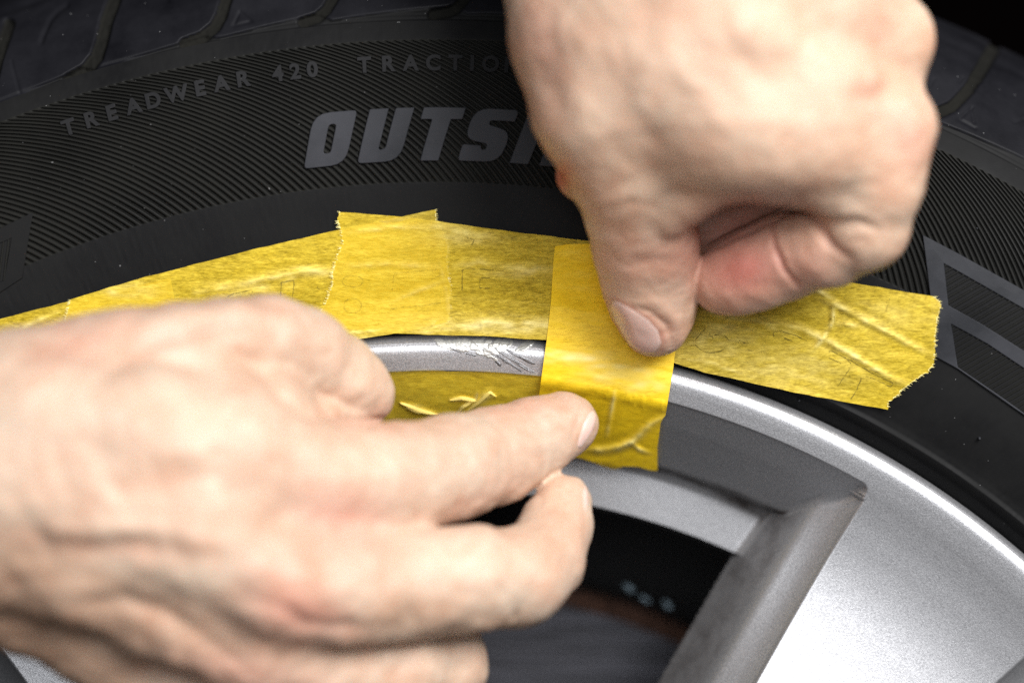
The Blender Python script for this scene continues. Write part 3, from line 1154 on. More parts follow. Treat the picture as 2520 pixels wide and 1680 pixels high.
tapes.append(tape('longest yellow tape strip, ending torn at right beside the emblem on the tyre',
                  [(834, 521), (975, 532), (1080, 545), (1209, 564), (1432, 591), (1700, 628), (2085, 693), (2296, 729)],
                  [(778, 803), (972, 820), (1102, 825), (1191, 827), (1343, 837), (1500, 860), (1659, 893), (1733, 916), (1952, 965), (2187, 1008)],
                  [(834, 521), (830, 545), (843, 597), (829, 629), (820, 660), (816, 700), (805, 736), (785, 771), (778, 803)],
                  [(2296, 729), (2313, 742), (2316, 756), (2308, 779), (2306, 802), (2301, 825), (2303, 858), (2299, 882), (2296, 898), (2284, 916), (2256, 931), (2230, 951), (2210, 971), (2188, 988), (2187, 1008)],
                  M['tape_h'], 3, seed=41, jagL=3.5, jagR=3.0, step=4.6,
                  wrinkles=[([(840, 575), (960, 560), (1080, 560)], 3, 6), ([(840, 655), (960, 650), (1080, 658)], 2.5, 7), ([(960, 745), (1030, 715), (1100, 690)], 2.5, 5),
                            ([(1090, 560), (1150, 580), (1220, 590)], 5, 14), ([(1230, 660), (1300, 664), (1360, 672)], 5, 10), ([(1110, 800), (1200, 792), (1350, 806)], 8, 13),
                            ([(1180, 770), (1190, 820)], 4, 5), ([(1000, 815), (1060, 818), (1100, 810)], 4, 6),
                            ([(2005, 730), (2060, 752), (2180, 815), (2300, 880)], 8, 8), ([(2052, 750), (2050, 790), (2040, 812)], 9, 7), ([(2040, 812), (2020, 840), (2000, 860)], 6, 8),
                            ([(2050, 798), (2120, 800)], 4, 8), ([(1850, 790), (1960, 805), (2030, 835), (2110, 880), (2200, 935), (2250, 950)], 7, 9),
                            ([(1720, 770), (1850, 790), (1990, 830)], 4, 10), ([(1670, 880), (1760, 895), (1850, 930)], 4, 9), ([(2060, 745), (2020, 720), (1990, 705)], 5, 9),
                            ([(1080, 640), (1100, 720), (1105, 800)], 1.5, 5), ([(1120, 655), (1180, 645), (1240, 668)], 3, 10)],
                  lifts=[(1240, 803, 170, 17, .95), (1150, 585, 70, 16, .6), (1290, 668, 90, 14, .5), (2180, 780, 130, 40, .25), (1760, 830, 120, 80, .35), (1960, 900, 190, 60, .35), (1090, 560, 60, 14, .4)],
                  marks=[[(1137, 715), (1138, 664), (1150, 660), (1240, 667)], [(1206, 683), (1182, 684), (1180, 708), (1204, 710)], [(1150, 585), (1168, 590), (1160, 604)],
                         [(1736, 808)] + ring_(1752, 838, 42, 30)[6:14], [(1758, 824), (1772, 822), (1785, 828), (1795, 838)], [(1745, 822), (1755, 832)],
                         [(1905, 828), (1901, 818), (1920, 814), (1960, 826), (1985, 838)], [(1930, 832), (1952, 840)], [(1820, 838), (1834, 844)],
                         [(2040, 866), (2044, 862), (2090, 885), (2150, 920), (2200, 944), (2192, 952), (2150, 932), (2130, 926)], [(2092, 905), (2062, 950)], [(2120, 930), (2108, 960), (2092, 985)],
                         [(2040, 880), (2070, 894)], [(2052, 775), (2053, 798)], [(2190, 735), (2180, 765)], [(2080, 880), (2095, 895)],
                         ring_(868, 692, 26, 14), ring_(868, 752, 22, 18),
                         [(965, 715), (970, 672), (1080, 664), (1084, 676), (1050, 696)], [(960, 760), (1040, 752), (1085, 745)]]))
tapes.append(tape('yellow tape strip stuck inside the rim lip below the scratches',
                  [(620, 962), (760, 932), (910, 916), (1048, 912), (1204, 915), (1329, 925), (1420, 937), (1512, 953)], [(650, 1118), (780, 1090), (920, 1078), (1060, 1072), (1200, 1076), (1330, 1088), (1410, 1094), (1490, 1106)],
                  [(620, 962), (650, 1118)], [(1512, 953), (1503, 1030), (1490, 1106)],
                  M['tape_in'], 1, seed=51, step=4.2,
                  wrinkles=[([(986, 992), (1020, 1004), (1060, 1016), (1080, 1018)], 7, 4.5), ([(1108, 983), (1140, 981), (1170, 984)], 6, 4), ([(1168, 984), (1176, 964)], 4, 4),
                            ([(1125, 1020), (1140, 1000), (1165, 984)], 5, 3.5), ([(1150, 1010), (1190, 980), (1206, 964)], 6, 9), ([(1190, 978), (1222, 974)], 5, 4), ([(1148, 922), (1188, 934)], -3, 3),
                            ([(1000, 995), (1050, 1000)], 3, 4)]))
tapes.append(tape('upright yellow tape piece pressed between the thumb above and the index finger below',
                  [(1366, 606), (1395, 601), (1460, 601), (1560, 606), (1692, 618)], [(1300, 1108), (1360, 1112), (1408, 1122), (1460, 1137), (1491, 1150), (1512, 1155), (1534, 1146), (1571, 1148), (1604, 1157), (1618, 1157)],
                  [(1366, 606), (1362, 640), (1356, 740), (1345, 840), (1341, 866), (1328, 961), (1315, 1040), (1300, 1108)],
                  [(1692, 618), (1680, 740), (1661, 870), (1657, 905), (1645, 979), (1638, 1022), (1630, 1031), (1626, 1040), (1618, 1100), (1618, 1157)],
                  M['tape_v'], 5, seed=61, step=4.0, soft=1,
                  wrinkles=[([(1640, 1022), (1599, 1046), (1575, 1070), (1558, 1087), (1517, 1103), (1480, 1108), (1430, 1107)], 13, 8), ([(1552, 1090), (1575, 1106), (1600, 1114)], 7, 5),
                            ([(1517, 948), (1506, 1000), (1493, 1072)], 5, 5), ([(1400, 920), (1500, 934), (1600, 968)], 2, 8)],
                  lifts=[(1420, 880, 80, 14, .75), (1500, 905, 60, 14, .6), (1480, 930, 60, 16, .5), (1590, 950, 55, 14, .6), (1545, 920, 60, 18, .6), (1370, 870, 40, 10, .5)]))

# loose curls of tape on the strip inside the lip
for pts in ([(984, 990), (1008, 999), (1040, 1012), (1078, 1020)], [(1106, 984), (1135, 979), (1170, 985), (1177, 965)],
            [(1120, 1024), (1138, 1001), (1168, 984)], [(1150, 1010), (1180, 988), (1206, 964), (1222, 976)], [(1000, 1002), (1030, 1012), (1060, 1014)]):
    pl = resample(pts, 22)
    t = np.linspace(0, 1, 22)
    tg = np.gradient(pl, axis=0)
    nr = np.stack([-tg[:, 1], tg[:, 0]], 1) / (np.linalg.norm(tg, axis=1)[:, None] + 1e-9)
    wv = 3.6 * np.sin(t * math.pi) ** 0.5 + 0.3
    hh = 3 + 9 * np.sin(t * math.pi)
    rows = [np.concatenate([pl + nr * (wv * o_)[:, None], (under(*(pl + nr * (wv * o_)[:, None]).T) + hh + hz)[:, None]], 1) for o_, hz in ((-1, -3), (-.4, 0.5), (.4, 1.5), (1, 4))]
    A_ = np.stack(rows, 1)
    me = raw_mesh('loose_curl', W(A_[..., 0], A_[..., 1], A_[..., 2]), grid_faces(22, 4))
    set_point_color(me, 'lift', np.full((88, 3), 0.55))
    link(me, 'loose_curl', tapes[3][0], M['tape_v'])

# the dark outlines rubbed through the paper: lay each on the tape it marks
for VV, o in marks_pending:
    bt = BVHTree.FromPolygons([v.co for v in o.data.vertices], [tuple(p.vertices) for p in o.data.polygons])
    camp = Vector((0, -F * U, 0))
    n, m, _ = VV.shape
    out = np.zeros((n, m, 3))
    for i in range(n):
        for j in range(m):
            p = Vector(W(VV[i, j, 0], VV[i, j, 1], 0))
            dr = (p - camp).normalized()
            h = bt.ray_cast(camp, dr)
            q = h[0] if h[0] is not None else Vector(W(VV[i, j, 0], VV[i, j, 1], VV[i, j, 2]))
            out[i, j] = q - dr * (0.00004 if j == 1 else 0.00001)
    link(raw_mesh('rubbed_outline', out, grid_faces(n, m)), 'rubbed_outline', o, M['mark_faint'] if 830 < VV[:, 1, 0].mean() < 1100 else M['mark'])

# ------------------------------------------------------------------ hands
def surface_nets(f, org, h):
    s_ = f < 0
    nx, ny, nz = f.shape
    cnt = np.zeros((nx - 1, ny - 1, nz - 1), np.int8)
    for a in (0, 1):
        for b in (0, 1):
            for c in (0, 1):
                cnt += s_[a:nx - 1 + a, b:ny - 1 + b, c:nz - 1 + c]
    act = (cnt > 0) & (cnt < 8)
    I, J, K = np.nonzero(act)
    idx = np.full(act.shape, -1, np.int64)
    idx[I, J, K] = np.arange(len(I))
    acc = np.zeros((len(I), 3))
    n = np.zeros(len(I))
    C = [(a, b, c) for a in (0, 1) for b in (0, 1) for c in (0, 1)]
    for c0 in C:
        for ax in range(3):
            if c0[ax]:
                continue
            c1 = list(c0)
            c1[ax] = 1
            f0 = f[I + c0[0], J + c0[1], K + c0[2]]
            f1 = f[I + c1[0], J + c1[1], K + c1[2]]
            m = (f0 < 0) != (f1 < 0)
            t = np.where(m, f0 / np.where(m, f0 - f1, 1), 0)
            for q in range(3):
                acc[:, q] += m * (c0[q] + (t if q == ax else 0))
            n += m
    V = (np.stack([I, J, K], 1) + acc / n[:, None]) * h + org
    Fs = []
    for ax, (o1, o2) in enumerate((((0, 1, 0), (0, 0, 1)), ((0, 0, 1), (1, 0, 0)), ((1, 0, 0), (0, 1, 0)))):
        sl0 = [slice(None)] * 3
        sl1 = [slice(None)] * 3
        sl0[ax] = slice(0, -1)
        sl1[ax] = slice(1, None)
        a, b = s_[tuple(sl0)], s_[tuple(sl1)]
        i, j, k = np.nonzero(a != b)
        p = np.stack([i, j, k], 1)
        o1, o2 = np.array(o1), np.array(o2)
        ok = np.ones(len(p), bool)
        for d_ in range(3):
            if d_ != ax:
                ok &= (p[:, d_] > 0) & (p[:, d_] < act.shape[d_])
        p = p[ok]
        neg = a[i, j, k][ok]
        g = lambda q: idx[q[:, 0], q[:, 1], q[:, 2]]
        q = np.stack([g(p), g(p - o1), g(p - o1 - o2), g(p - o2)], 1)
        good = (q >= 0).all(1)
        q, neg = q[good], neg[good]
        q[neg] = q[neg][:, ::-1]
        Fs.append(q[:, ::-1])
    return V, np.concatenate(Fs)


def smin(a, b, k):
    h = np.clip(0.5 + 0.5 * (b - a) / k, 0, 1)
    return b + (a - b) * h - k * h * (1 - h)


class Field:
    def __init__(self, lo, hi, h):
        self.lo, self.h = np.array(lo, float), h
        self.n = np.ceil((np.array(hi) - lo) / h).astype(int) + 1
        self.ax = [self.lo[i] + np.arange(self.n[i]) * h for i in range(3)]

    def empty(self):
        return np.full(tuple(self.n), 400.0, np.float32)

    def cone(self, f, a, b, ra, rb, k):
        lo = np.minimum(a - ra, b - rb) - k - 25
        hi = np.maximum(a + ra, b + rb) + k + 25
        i0 = np.clip(((lo - self.lo) / self.h).astype(int), 0, self.n)
        i1 = np.clip(((hi - self.lo) / self.h).astype(int) + 2, 0, self.n)
        if (i1 <= i0).any():
            return
        sl = tuple(slice(p, q) for p, q in zip(i0, i1))
        x = self.ax[0][sl[0]][:, None, None] - a[0]
        y = self.ax[1][sl[1]][None, :, None] - a[1]
        z = self.ax[2][sl[2]][None, None, :] - a[2]
        v = b - a
        L = v @ v + 1e-6
        t = np.clip((x * v[0] + y * v[1] + z * v[2]) / L, 0, 1)
        q = np.sqrt((x - t * v[0]) ** 2 + (y - t * v[1]) ** 2 + (z - t * v[2]) ** 2) - (ra + (rb - ra) * t)
        f[sl] = smin(f[sl], q.astype(np.float32), k)


def joint(p):
    """(px, py, d, apparent radius) -> layout-unit centre and true radius"""
    px, py, d, r = p
    q = W(px, py, d) / U
    return np.array([q[0], q[1], q[2]]), r * (F - d) / F


def chain(fl, f, pts, k):
    for a, b in zip(pts[:-1], pts[1:]):
        A, ra = joint(a)
        B, rb = joint(b)
        fl.cone(f, A, B, ra, rb, k)


def vnormals(V, Fq):
    d1 = V[Fq[:, 2]] - V[Fq[:, 0]]
    d2 = V[Fq[:, 3]] - V[Fq[:, 1]]
    n = np.cross(d1, d2)
    N = np.zeros_like(V)
    for c in range(3):
        for j in range(4):
            N[:, c] += np.bincount(Fq[:, j], n[:, c], len(V))
    return N / (np.linalg.norm(N, axis=1)[:, None] + 1e-9)


def relax(V, Fq, it, lam=0.5):
    e = np.concatenate([Fq[:, [0, 1]], Fq[:, [1, 2]], Fq[:, [2, 3]], Fq[:, [3, 0]]])
    for _ in range(it):
        for l_ in (lam, -lam * 0.9) if it > 1 else (lam,):
            S_ = np.zeros_like(V)
            c = np.bincount(e[:, 0], minlength=len(V)) + np.bincount(e[:, 1], minlength=len(V))
            for k in range(3):
                S_[:, k] = np.bincount(e[:, 0], V[e[:, 1], k], len(V)) + np.bincount(e[:, 1], V[e[:, 0], k], len(V))
            V = V + l_ * (S_ / c[:, None] - V)
    return V


def build_hand(label, lo, hi, vox, body, fingers, folds, tones, base, rough_amp, fold_amp, lines=()):
    fl = Field(lo, hi, vox)
    f = fl.empty()
    for pts, k in body:
        chain(fl, f, pts, k)
    for pts, nroot, kroot, kself, ktip in fingers:
        if nroot:
            chain(fl, f, pts[-(nroot + 1):], kroot)
        g = fl.empty()
        chain(fl, g, pts, kself)
        f = smin(f, g, ktip)
    V, Fq = surface_nets(f, fl.lo, vox)
    V = relax(V, Fq, 3)
    N = vnormals(V, Fq)
    px, py, d = proj(V * U)
    cam = np.array([0, -F, 0])
    vd = V - cam
    vd /= np.linalg.norm(vd, axis=1)[:, None]
    facing = smooth(-(N * vd).sum(1), 0.0, 0.35)
    disp = np.zeros(len(V))
    for pts, h, wd, dmin in folds:
        q, t = seg_param(px, py, pts)
        fade = np.sin(np.clip(t, 0.03, 0.97) * math.pi) ** 0.7
        disp += fold_amp * h * np.exp(-(q / wd) ** 2) * fade * (d > dmin)
    disp *= facing
    disp += rough_amp * vnoise(V[:, 0] / 62, V[:, 1] / 62, V[:, 2] / 62, seed=3)
    disp += rough_amp * 0.5 * vnoise(V[:, 0] / 27, V[:, 1] / 27, V[:, 2] / 27, seed=4)
    V = V + N * disp[:, None]
    me = raw_mesh('hand', V * U, Fq)
    colr = np.tile(np.array(base, float), (len(V), 1))
    blot = vnoise(V[:, 0] / 85, V[:, 1] / 85, V[:, 2] / 85, seed=8)[:, None]
    colr = colr * (1 + 0.13 * blot * np.array([0.3, 1, 1.3]))
    blot = np.clip(vnoise(V[:, 0] / 40, V[:, 1] / 40, V[:, 2] / 40, seed=18), 0, 1)[:, None]
    colr = colr * (1 + 0.16 * blot * np.array([0.0, -0.6, -0.8]))
    for (x, y, rx, ry, an, c, amt) in tones:
        dx, dy = px - x, py - y
        a_ = math.radians(an)
        uu = dx * math.cos(a_) + dy * math.sin(a_)
        vv = -dx * math.sin(a_) + dy * math.cos(a_)
        wgt = (amt * np.exp(-(uu / rx) ** 2 - (vv / ry) ** 2))[:, None]
        colr = colr * (1 - wgt) + np.array(c) * wgt
    for pts, wd, c, amt in lines:
        q, t = seg_param(px, py, pts)
        wgt = (amt * np.exp(-(q / wd) ** 2) * np.sin(np.clip(t, 0.05, 0.95) * math.pi) ** 0.5)[:, None]
        colr = colr * (1 - wgt) + np.array(c) * wgt
    set_point_color(me, 'tone', np.clip(colr, 0, 1))
    o = link(me, 'hand', None, M['skin'])
    o['label'] = label
    o['category'] = 'hand'
    o['group'] = 'hands working on the wheel'
    bt = BVHTree.FromPolygons([v.co for v in me.vertices], [tuple(p.vertices) for p in me.polygons])
    return o, bt


def nail(hand, bt, outline, dest, dome=3.0):
    O = resample(outline + [outline[0]], 49)[:-1]
    cen = O.mean(0)
    rings = np.array([0, .15, .3, .45, .6, .72, .82, .9, .95, 0.985, 1.0])
    P = cen + rings[:, None, None] * (O[None] - cen)
    camp = Vector((0, -F * U, 0))
    out = np.zeros((len(rings), len(O), 3))
    for i, r in enumerate(rings):
        for j in range(len(O)):
            x, y = P[i, j]
            aim = Vector(W(x, y, dest))
            h = bt.ray_cast(camp, (aim - camp).normalized())
            if h[0] is None:
                h = bt.find_nearest(aim)
            hgt = 1.0 + dome * (1 - r ** 3) if r < 0.97 else (0.6 if r < 0.99 else -4)
            out[i, j] = h[0] + h[1] * hgt * U
    # even out the surface
    for _ in range(3):
        o2 = out.copy()
        o2[1:-2] = (out[1:-2] * 2 + out[:-3] + out[2:-1] + np.roll(out, 1, 1)[1:-2] + np.roll(out, -1, 1)[1:-2]) / 6
        out = o2
    n, m = len(rings), len(O)
    i = np.arange(n * m).reshape(n, m)
    q = np.stack([i[:-1], i[1:], np.roll(i, -1, 1)[1:], np.roll(i, -1, 1)[:-1]], -1).reshape(-1, 4)
    link(raw_mesh('fingernail', out, q), 'fingernail', hand, M['nail'])


PINK = (0.66, 0.32, 0.25)
RED = (0.55, 0.17, 0.14)
BRN = (0.46, 0.27, 0.17)
PALE = (0.74, 0.56, 0.43)
# ---- the hand from above
thumb = [(1612, 788, 118, 90), (1606, 728, 140, 106), (1596, 660, 175, 118), (1586, 585, 230, 127), (1572, 500, 300, 133), (1556, 400, 370, 158), (1510, 250, 440, 190)]
index = [(1782, 692, 180, 82), (1818, 680, 200, 90), (1870, 658, 225, 98), (1945, 628, 260, 101), (2040, 606, 330, 99), (2130, 560, 395, 102), (2165, 450, 450, 104), (2180, 315, 470, 112)]
middle = [(1660, 585, 50, 80), (1700, 556, 60, 84), (1780, 516, 85, 90), (1920, 450, 150, 95), (2060, 395, 240, 96), (2150, 250, 380, 100), (2176, 100, 440, 112)]
ring = [(1720, 470, -20, 75), (1850, 440, 10, 82), (2000, 380, 100, 88), (2100, 150, 280, 95), (2120, -60, 380, 105)]
little = [(1760, 330, -30, 65), (1880, 300, 0, 72), (1980, 200, 80, 78), (2040, 0, 220, 82), (2040, -200, 320, 95)]
bodyA = [
    ([(1556, 400, 350, 150), (1510, 250, 400, 190), (1450, 80, 430, 185), (1420, -120, 430, 185), (1440, -620, 420, 200)], 60),
    ([(2180, 310, 470, 112), (2010, 215, 540, 130), (1800, 70, 580, 165), (1620, -140, 540, 210), (1560, -620, 480, 230)], 70),
    ([(2176, 100, 440, 112), (2030, 10, 520, 135), (1850, -110, 560, 170), (1700, -300, 520, 220), (1680, -620, 480, 230)], 70),
    ([(2130, -60, 390, 105), (1980, -120, 470, 130), (1820, -260, 500, 170)], 70),
    ([(1620, 330, 430, 150), (1760, 328, 490, 142), (1900, 343, 510, 128), (2040, 360, 495, 114), (2140, 400, 450, 102)], 60),
    ([(1540, 60, 500, 190), (1680, 180, 520, 180), (1820, 280, 535, 155), (1960, 315, 525, 135)], 80),
    ([(1655, 420, 370, 95), (1735, 375, 390, 105)], 50),
    ([(1650, 520, 390, 62), (1700, 478, 430, 58), (1760, 440, 465, 54), (1840, 422, 490, 54), (1930, 428, 495, 56), (2010, 445, 480, 60), (2080, 480, 450, 70)], 45),
    ([(1700, 200, 430, 170), (1850, 200, 470, 150), (1980, 180, 490, 140)], 70),
    ([(1600, 150, 220, 150), (1850, 150, 200, 130)], 70),
    ([(1440, 425, 285, 72), (1500, 380, 320, 100)], 30),
]
foldsA = [
    # (polyline, height, width, depth limit)
    ([(1545, 700), (1600, 690), (1670, 705)], -0.8, 8, 50), ([(1540, 655), (1600, 640), (1680, 655)], -1.0, 9, 50), ([(1560, 600), (1620, 592), (1680, 604)], -1.2, 10, 50),
    ([(1530, 625), (1600, 618), (1690, 628)], 3, 16, 50),
    ([(1555, 752), (1600, 768), (1640, 800), (1652, 846)], -7, 8, 50), ([(1560, 735), (1620, 745), (1662, 785), (1672, 830)], 6, 15, 50),
    ([(1898, 545), (1906, 606), (1930, 665), (1978, 722)], -12, 8, 50), ([(1972, 505), (2010, 545), (2042, 600), (2100, 648)], -18, 11, 50),
    ([(1715, 622), (1800, 582), (1890, 540), (1975, 497)], -16, 9, 40),
    ([(2060, 530), (2110, 520), (2160, 545)], 6, 12, 50), ([(2050, 560), (2110, 545), (2170, 570)], -4, 7, 50), ([(2080, 600), (2140, 585)], -3, 7, 50),
    ([(2215, 210), (2150, 240), (2080, 250)], -12, 26, 50), ([(2270, 213), (2230, 215), (2180, 225)], -8, 14, 50),
    ([(1480, 440), (1560, 300), (1620, 120), (1650, -50)], 4, 36, 50),
    ([(1800, 330), (1700, 200), (1600, 60)], 6, 30, 50), ([(1930, 250), (1800, 120), (1740, -40)], -5, 36, 50),
    ([(1370, 420), (1400, 470), (1430, 530)], -4, 12, 50), ([(1480, 520), (1560, 500), (1640, 520)], -5, 16, 50), ([(1500, 480), (1560, 440), (1590, 400)], -4, 18, 50),
    ([(1360, 60), (1350, 200), (1400, 330)], -8, 34, 50), ([(1680, 480), (1640, 540), (1650, 600)], 4, 18, 50),
]
tonesA = [
    (1830, 665, 115, 75, -15, RED, 0.85), (1990, 660, 90, 60, -40, PINK, 0.45), (1800, 560, 150, 60, -25, (0.55, 0.22, 0.18), 0.6), (1380, 440, 25, 40, 20, (0.6, 0.12, 0.1), 0.8),
    (1600, 640, 120, 60, 0, PINK, 0.28), (1600, 820, 110, 60, 0, PINK, 0.35), (1550, 420, 140, 80, 0, BRN, 0.25), (1440, 470, 60, 90, 0, BRN, 0.3), (1340, 120, 60, 160, -10, PINK, 0.4),
    (2240, 330, 50, 80, 0, PINK, 0.45), (2150, 60, 70, 60, 0, PINK, 0.25), (2150, 240, 70, 40, 40, PINK, 0.3), (1780, 430, 140, 40, 0, BRN, 0.2), (2000, 430, 120, 50, 0, BRN, 0.15),
    (1650, 160, 260, 150, 0, PALE, 0.5), (1900, 240, 150, 80, 20, PALE, 0.4), (2080, 540, 60, 40, 0, PALE, 0.3), (1700, 230, 70, 50, 0, BRN, 0.15), (2200, 640, 80, 50, 0, BRN, 0.2),
]
handA, btA = build_hand('hand reaching down from above, its thumb pressing the upright tape piece, fingers curled',
                        (-160, -900, -180), (1150, 60, 1320), 5.6, bodyA,
                        [(thumb, 1, 40, 34, 10), (index, 1, 50, 26, 8), (middle, 1, 50, 26, 8), (ring, 1, 40, 26, 10), (little, 1, 40, 26, 10)],
                        foldsA, tonesA, (0.63, 0.44, 0.32), 2.6, 0.8,
                        lines=[([(1898, 545), (1906, 606), (1930, 665), (1978, 722)], 6, (0.42, 0.15, 0.11), 0.7),
                               ([(1972, 505), (2010, 545), (2042, 600), (2100, 648)], 9, (0.45, 0.2, 0.14), 0.5),
                               ([(1497, 745), (1510, 735), (1540, 748), (1600, 785), (1632, 830), (1630, 860)], 7, (0.48, 0.2, 0.15), 0.5)])
nail(handA, btA, [(1503, 744), (1499, 774), (1518, 817), (1552, 853), (1588, 872), (1612, 870), (1628, 845), (1620, 814), (1596, 788), (1565, 768), (1535, 750), (1514, 740)], 200)

# ---- the hand from the lower left
thumbB = [(880, 968, 235, 90), (830, 925, 285, 98), (745, 865, 370, 106), (660, 838, 440, 106), (560, 850, 500, 112), (430, 880, 550, 125), (280, 935, 590, 150)]
indexB = [(1388, 1046, 118, 84), (1310, 1082, 160, 99), (1220, 1120, 225, 114), (1120, 1150, 310, 125), (1000, 1175, 400, 132), (880, 1185, 480, 138), (740, 1190, 560, 150)]
middleB = [(1386, 1238, 190, 74), (1366, 1305, 235, 87), (1335, 1375, 300, 102), (1275, 1420, 370, 115), (1150, 1425, 440, 128), (1000, 1440, 510, 132), (850, 1450, 590, 132), (680, 1430, 660, 140)]
ringB = [(1070, 1830, 120, 76), (1085, 1730, 180, 86), (1092, 1632, 280, 104), (980, 1640, 380, 112), (800, 1650, 480, 112), (620, 1590, 580, 125)]
littleB = [(1020, 1950, 80, 75), (960, 1850, 180, 85), (820, 1830, 300, 95), (620, 1780, 420, 105), (420, 1700, 480, 115)]
bodyB = [
    ([(740, 1190, 560, 150), (560, 1130, 640, 165), (350, 1090, 690, 180), (100, 1060, 700, 190), (-350, 1040, 700, 210)], 70),
    ([(680, 1430, 660, 140), (480, 1330, 710, 150), (250, 1260, 730, 160), (0, 1200, 730, 170), (-350, 1150, 700, 200)], 70),
    ([(620, 1590, 580, 120), (420, 1490, 640, 130), (200, 1390, 690, 140), (-50, 1320, 680, 160), (-350, 1250, 650, 190)], 70),
    ([(420, 1690, 470, 110), (250, 1570, 520, 115), (50, 1460, 560, 130), (-150, 1400, 560, 150)], 60),
    ([(430, 880, 520, 120), (280, 930, 560, 150), (100, 1000, 600, 180), (-350, 1030, 640, 200)], 70),
    ([(640, 960, 400, 130), (620, 1060, 530, 150), (500, 1010, 560, 150)], 60),
    ([(850, 1050, 260, 80), (760, 1060, 350, 105)], 40),
    ([(400, 1100, 400, 200), (100, 1200, 400, 220), (-300, 1180, 450, 230)], 80),
]
foldsB = [
    ([(240, 930), (300, 880), (394, 842), (500, 815), (600, 795), (680, 800)], -13, 20, 100), ([(200, 900), (300, 820), (450, 775), (600, 760)], 5, 22, 100),
    ([(570, 860), (650, 905), (700, 960), (755, 1005), (800, 1025)], -34, 17, 100), ([(735, 995), (830, 1030), (900, 1038), (985, 1036)], -24, 10, 100),
    ([(40, 1305), (85, 1313), (131, 1346), (230, 1352), (330, 1344), (410, 1356), (490, 1370), (590, 1385)], -13, 28, 100),
    ([(150, 1310), (330, 1300), (480, 1320)], 7, 26, 100),
    ([(200, 1510), (250, 1484), (310, 1478), (407, 1511), (500, 1570), (610, 1650)], -18, 24, 100),
    ([(600, 1470), (700, 1500), (760, 1540), (900, 1545), (1000, 1520)], -12, 20, 100), ([(560, 1400), (640, 1400), (700, 1440)], 6, 26, 100),
    ([(620, 1250), (660, 1230), (690, 1280)], 8, 26, 100), ([(690, 1330), (760, 1370), (830, 1350)], -9, 26, 100), ([(500, 1300), (560, 1280), (620, 1300)], -6, 22, 100),
    ([(250, 1180), (290, 1210), (350, 1190)], -7, 22, 100), ([(60, 1180), (90, 1260)], 6, 26, 100), ([(130, 1290), (140, 1310)], 8, 26, 100),
    ([(1070, 1060), (1110, 1100), (1120, 1180)], -2.5, 10, 100), ([(1180, 1040), (1230, 1090), (1240, 1160)], -3, 9, 100), ([(1200, 1030), (1255, 1080), (1262, 1150)], -2.5, 7, 100),
    ([(1010, 1480), (1012, 1540)], -5, 14, 100), ([(1270, 1490), (1262, 1530)], -9, 9, 60), ([(1240, 1380), (1290, 1430), (1280, 1490)], 5, 16, 60), ([(1225, 1420), (1240, 1480)], -4, 8, 60),
    ([(1390, 1220), (1380, 1290)], -3, 8, 60), ([(1310, 1300), (1330, 1340)], -3, 10, 60), ([(1440, 985), (1420, 1040), (1405, 1090)], -5, 6, 60),
    ([(90, 1460), (180, 1510), (260, 1560)], 8, 30, 100), ([(300, 1580), (380, 1640)], 6, 26, 100), ([(430, 1590), (430, 1640)], 7, 22, 100), ([(0, 1420), (90, 1460)], -8, 28, 100),
]
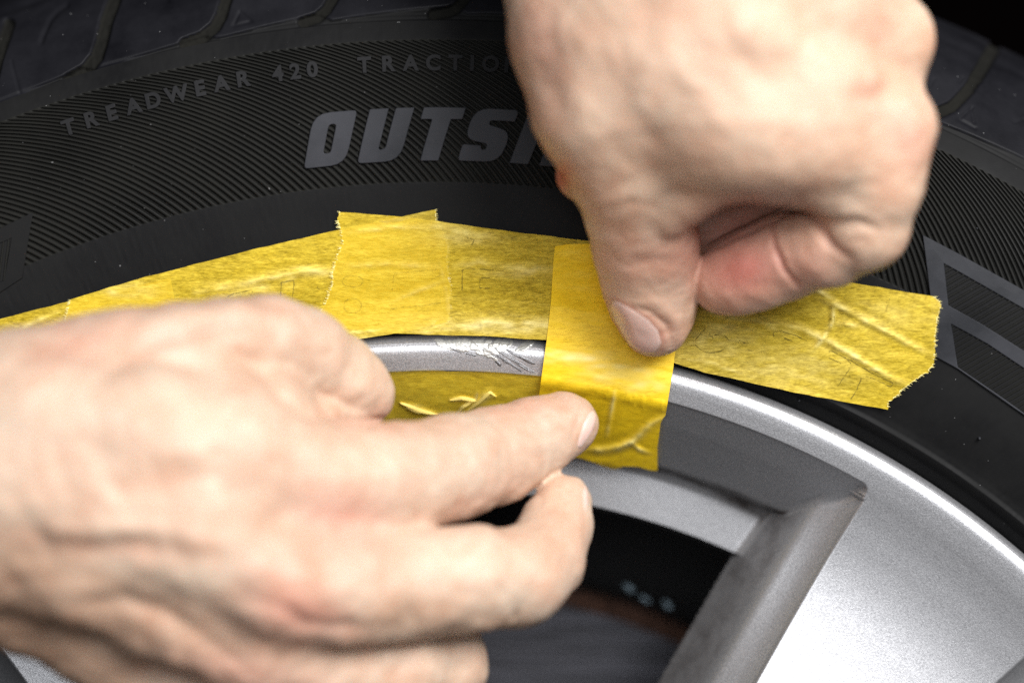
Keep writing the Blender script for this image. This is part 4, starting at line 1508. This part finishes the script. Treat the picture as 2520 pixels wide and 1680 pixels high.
tonesB = [
    (340, 1010, 60, 34, 20, BRN, 0.22), (180, 1060, 50, 60, 0, BRN, 0.22), (430, 1150, 40, 30, 0, BRN, 0.22), (90, 1030, 60, 30, 30, BRN, 0.22), (560, 1120, 60, 26, 30, BRN, 0.16),
    (300, 1290, 60, 24, 0, PALE, 0.4), (180, 1420, 60, 22, 20, PALE, 0.4), (460, 1440, 70, 22, 30, PALE, 0.4), (60, 1240, 40, 30, 0, PALE, 0.4), (430, 960, 70, 30, 40, PALE, 0.35), (640, 1180, 60, 40, 0, PALE, 0.3),
    (640, 930, 90, 20, 45, BRN, 0.25), (420, 835, 180, 18, -14, BRN, 0.3), (860, 1036, 110, 12, 5, (0.5, 0.27, 0.2), 0.4),
    (100, 1330, 160, 30, 8, (0.42, 0.22, 0.15), 0.5), (330, 1352, 140, 22, 0, (0.42, 0.22, 0.15), 0.5), (60, 1600, 260, 110, 25, (0.40, 0.25, 0.17), 0.6), (380, 1560, 150, 60, 15, (0.42, 0.26, 0.18), 0.4),
    (660, 1560, 140, 30, 15, (0.40, 0.2, 0.14), 0.4), (240, 1430, 120, 40, 10, BRN, 0.35), (420, 1240, 140, 40, 10, BRN, 0.2), (120, 1180, 100, 60, 0, BRN, 0.2),
    (270, 1200, 200, 14, 60, PALE, 0.5), (130, 1150, 120, 16, 70, PALE, 0.5), (360, 1120, 160, 14, 75, PALE, 0.4), (520, 1180, 120, 16, 65, PALE, 0.4),
    (840, 1270, 130, 90, 10, PINK, 0.55), (700, 1470, 110, 70, 15, (0.62, 0.26, 0.18), 0.5), (760, 1520, 120, 50, 10, RED, 0.35), (620, 1290, 150, 40, 5, BRN, 0.3),
    (260, 1190, 60, 50, 0, BRN, 0.25), (60, 1370, 120, 70, 10, BRN, 0.45), (150, 1560, 220, 90, 15, BRN, 0.4), (500, 1580, 160, 70, 20, BRN, 0.3), (600, 1660, 200, 60, 10, PINK, 0.4),
    (560, 1010, 130, 90, 0, PALE, 0.4), (900, 1130, 150, 70, 0, PALE, 0.45), (1150, 1370, 160, 70, 0, PALE, 0.5), (870, 920, 80, 60, 40, PALE, 0.4), (960, 1030, 60, 30, 0, PINK, 0.35),
    (450, 830, 160, 30, -15, PINK, 0.25), (200, 840, 160, 60, -20, PINK, 0.3), (1345, 1215, 50, 50, 0, (0.66, 0.36, 0.22), 0.3), (1000, 1510, 120, 50, 0, BRN, 0.35), (1290, 990, 120, 30, -10, PINK, 0.3),
    (1090, 1250, 120, 40, -15, BRN, 0.2), (1230, 1540, 60, 40, 0, BRN, 0.35), (1370, 1190, 40, 30, 0, (0.66, 0.38, 0.24), 0.25), (1180, 1230, 150, 40, -20, PINK, 0.2),
]
handB, btB = build_hand('hand coming in from the lower left, index fingertip holding down the tape, middle finger bent',
                        (-1640, -1000, -1180), (260, 60, 220), 7.5, bodyB,
                        [(thumbB, 2, 40, 30, 10), (indexB, 2, 60, 30, 10), (middleB, 2, 60, 30, 10), (ringB, 2, 50, 30, 10), (littleB, 2, 50, 30, 10)],
                        foldsB, tonesB, (0.575, 0.425, 0.32), 4.6, 0.8)
nail(handB, btB, [(1462, 1006), (1450, 1016), (1436, 1042), (1427, 1072), (1420, 1098), (1426, 1104), (1442, 1085), (1458, 1060), (1467, 1030), (1468, 1012)], 150, 2.0)
nail(handB, btB, [(1440, 1190), (1446, 1210), (1446, 1240), (1441, 1256), (1436, 1240), (1434, 1210)], 190, 1.5)
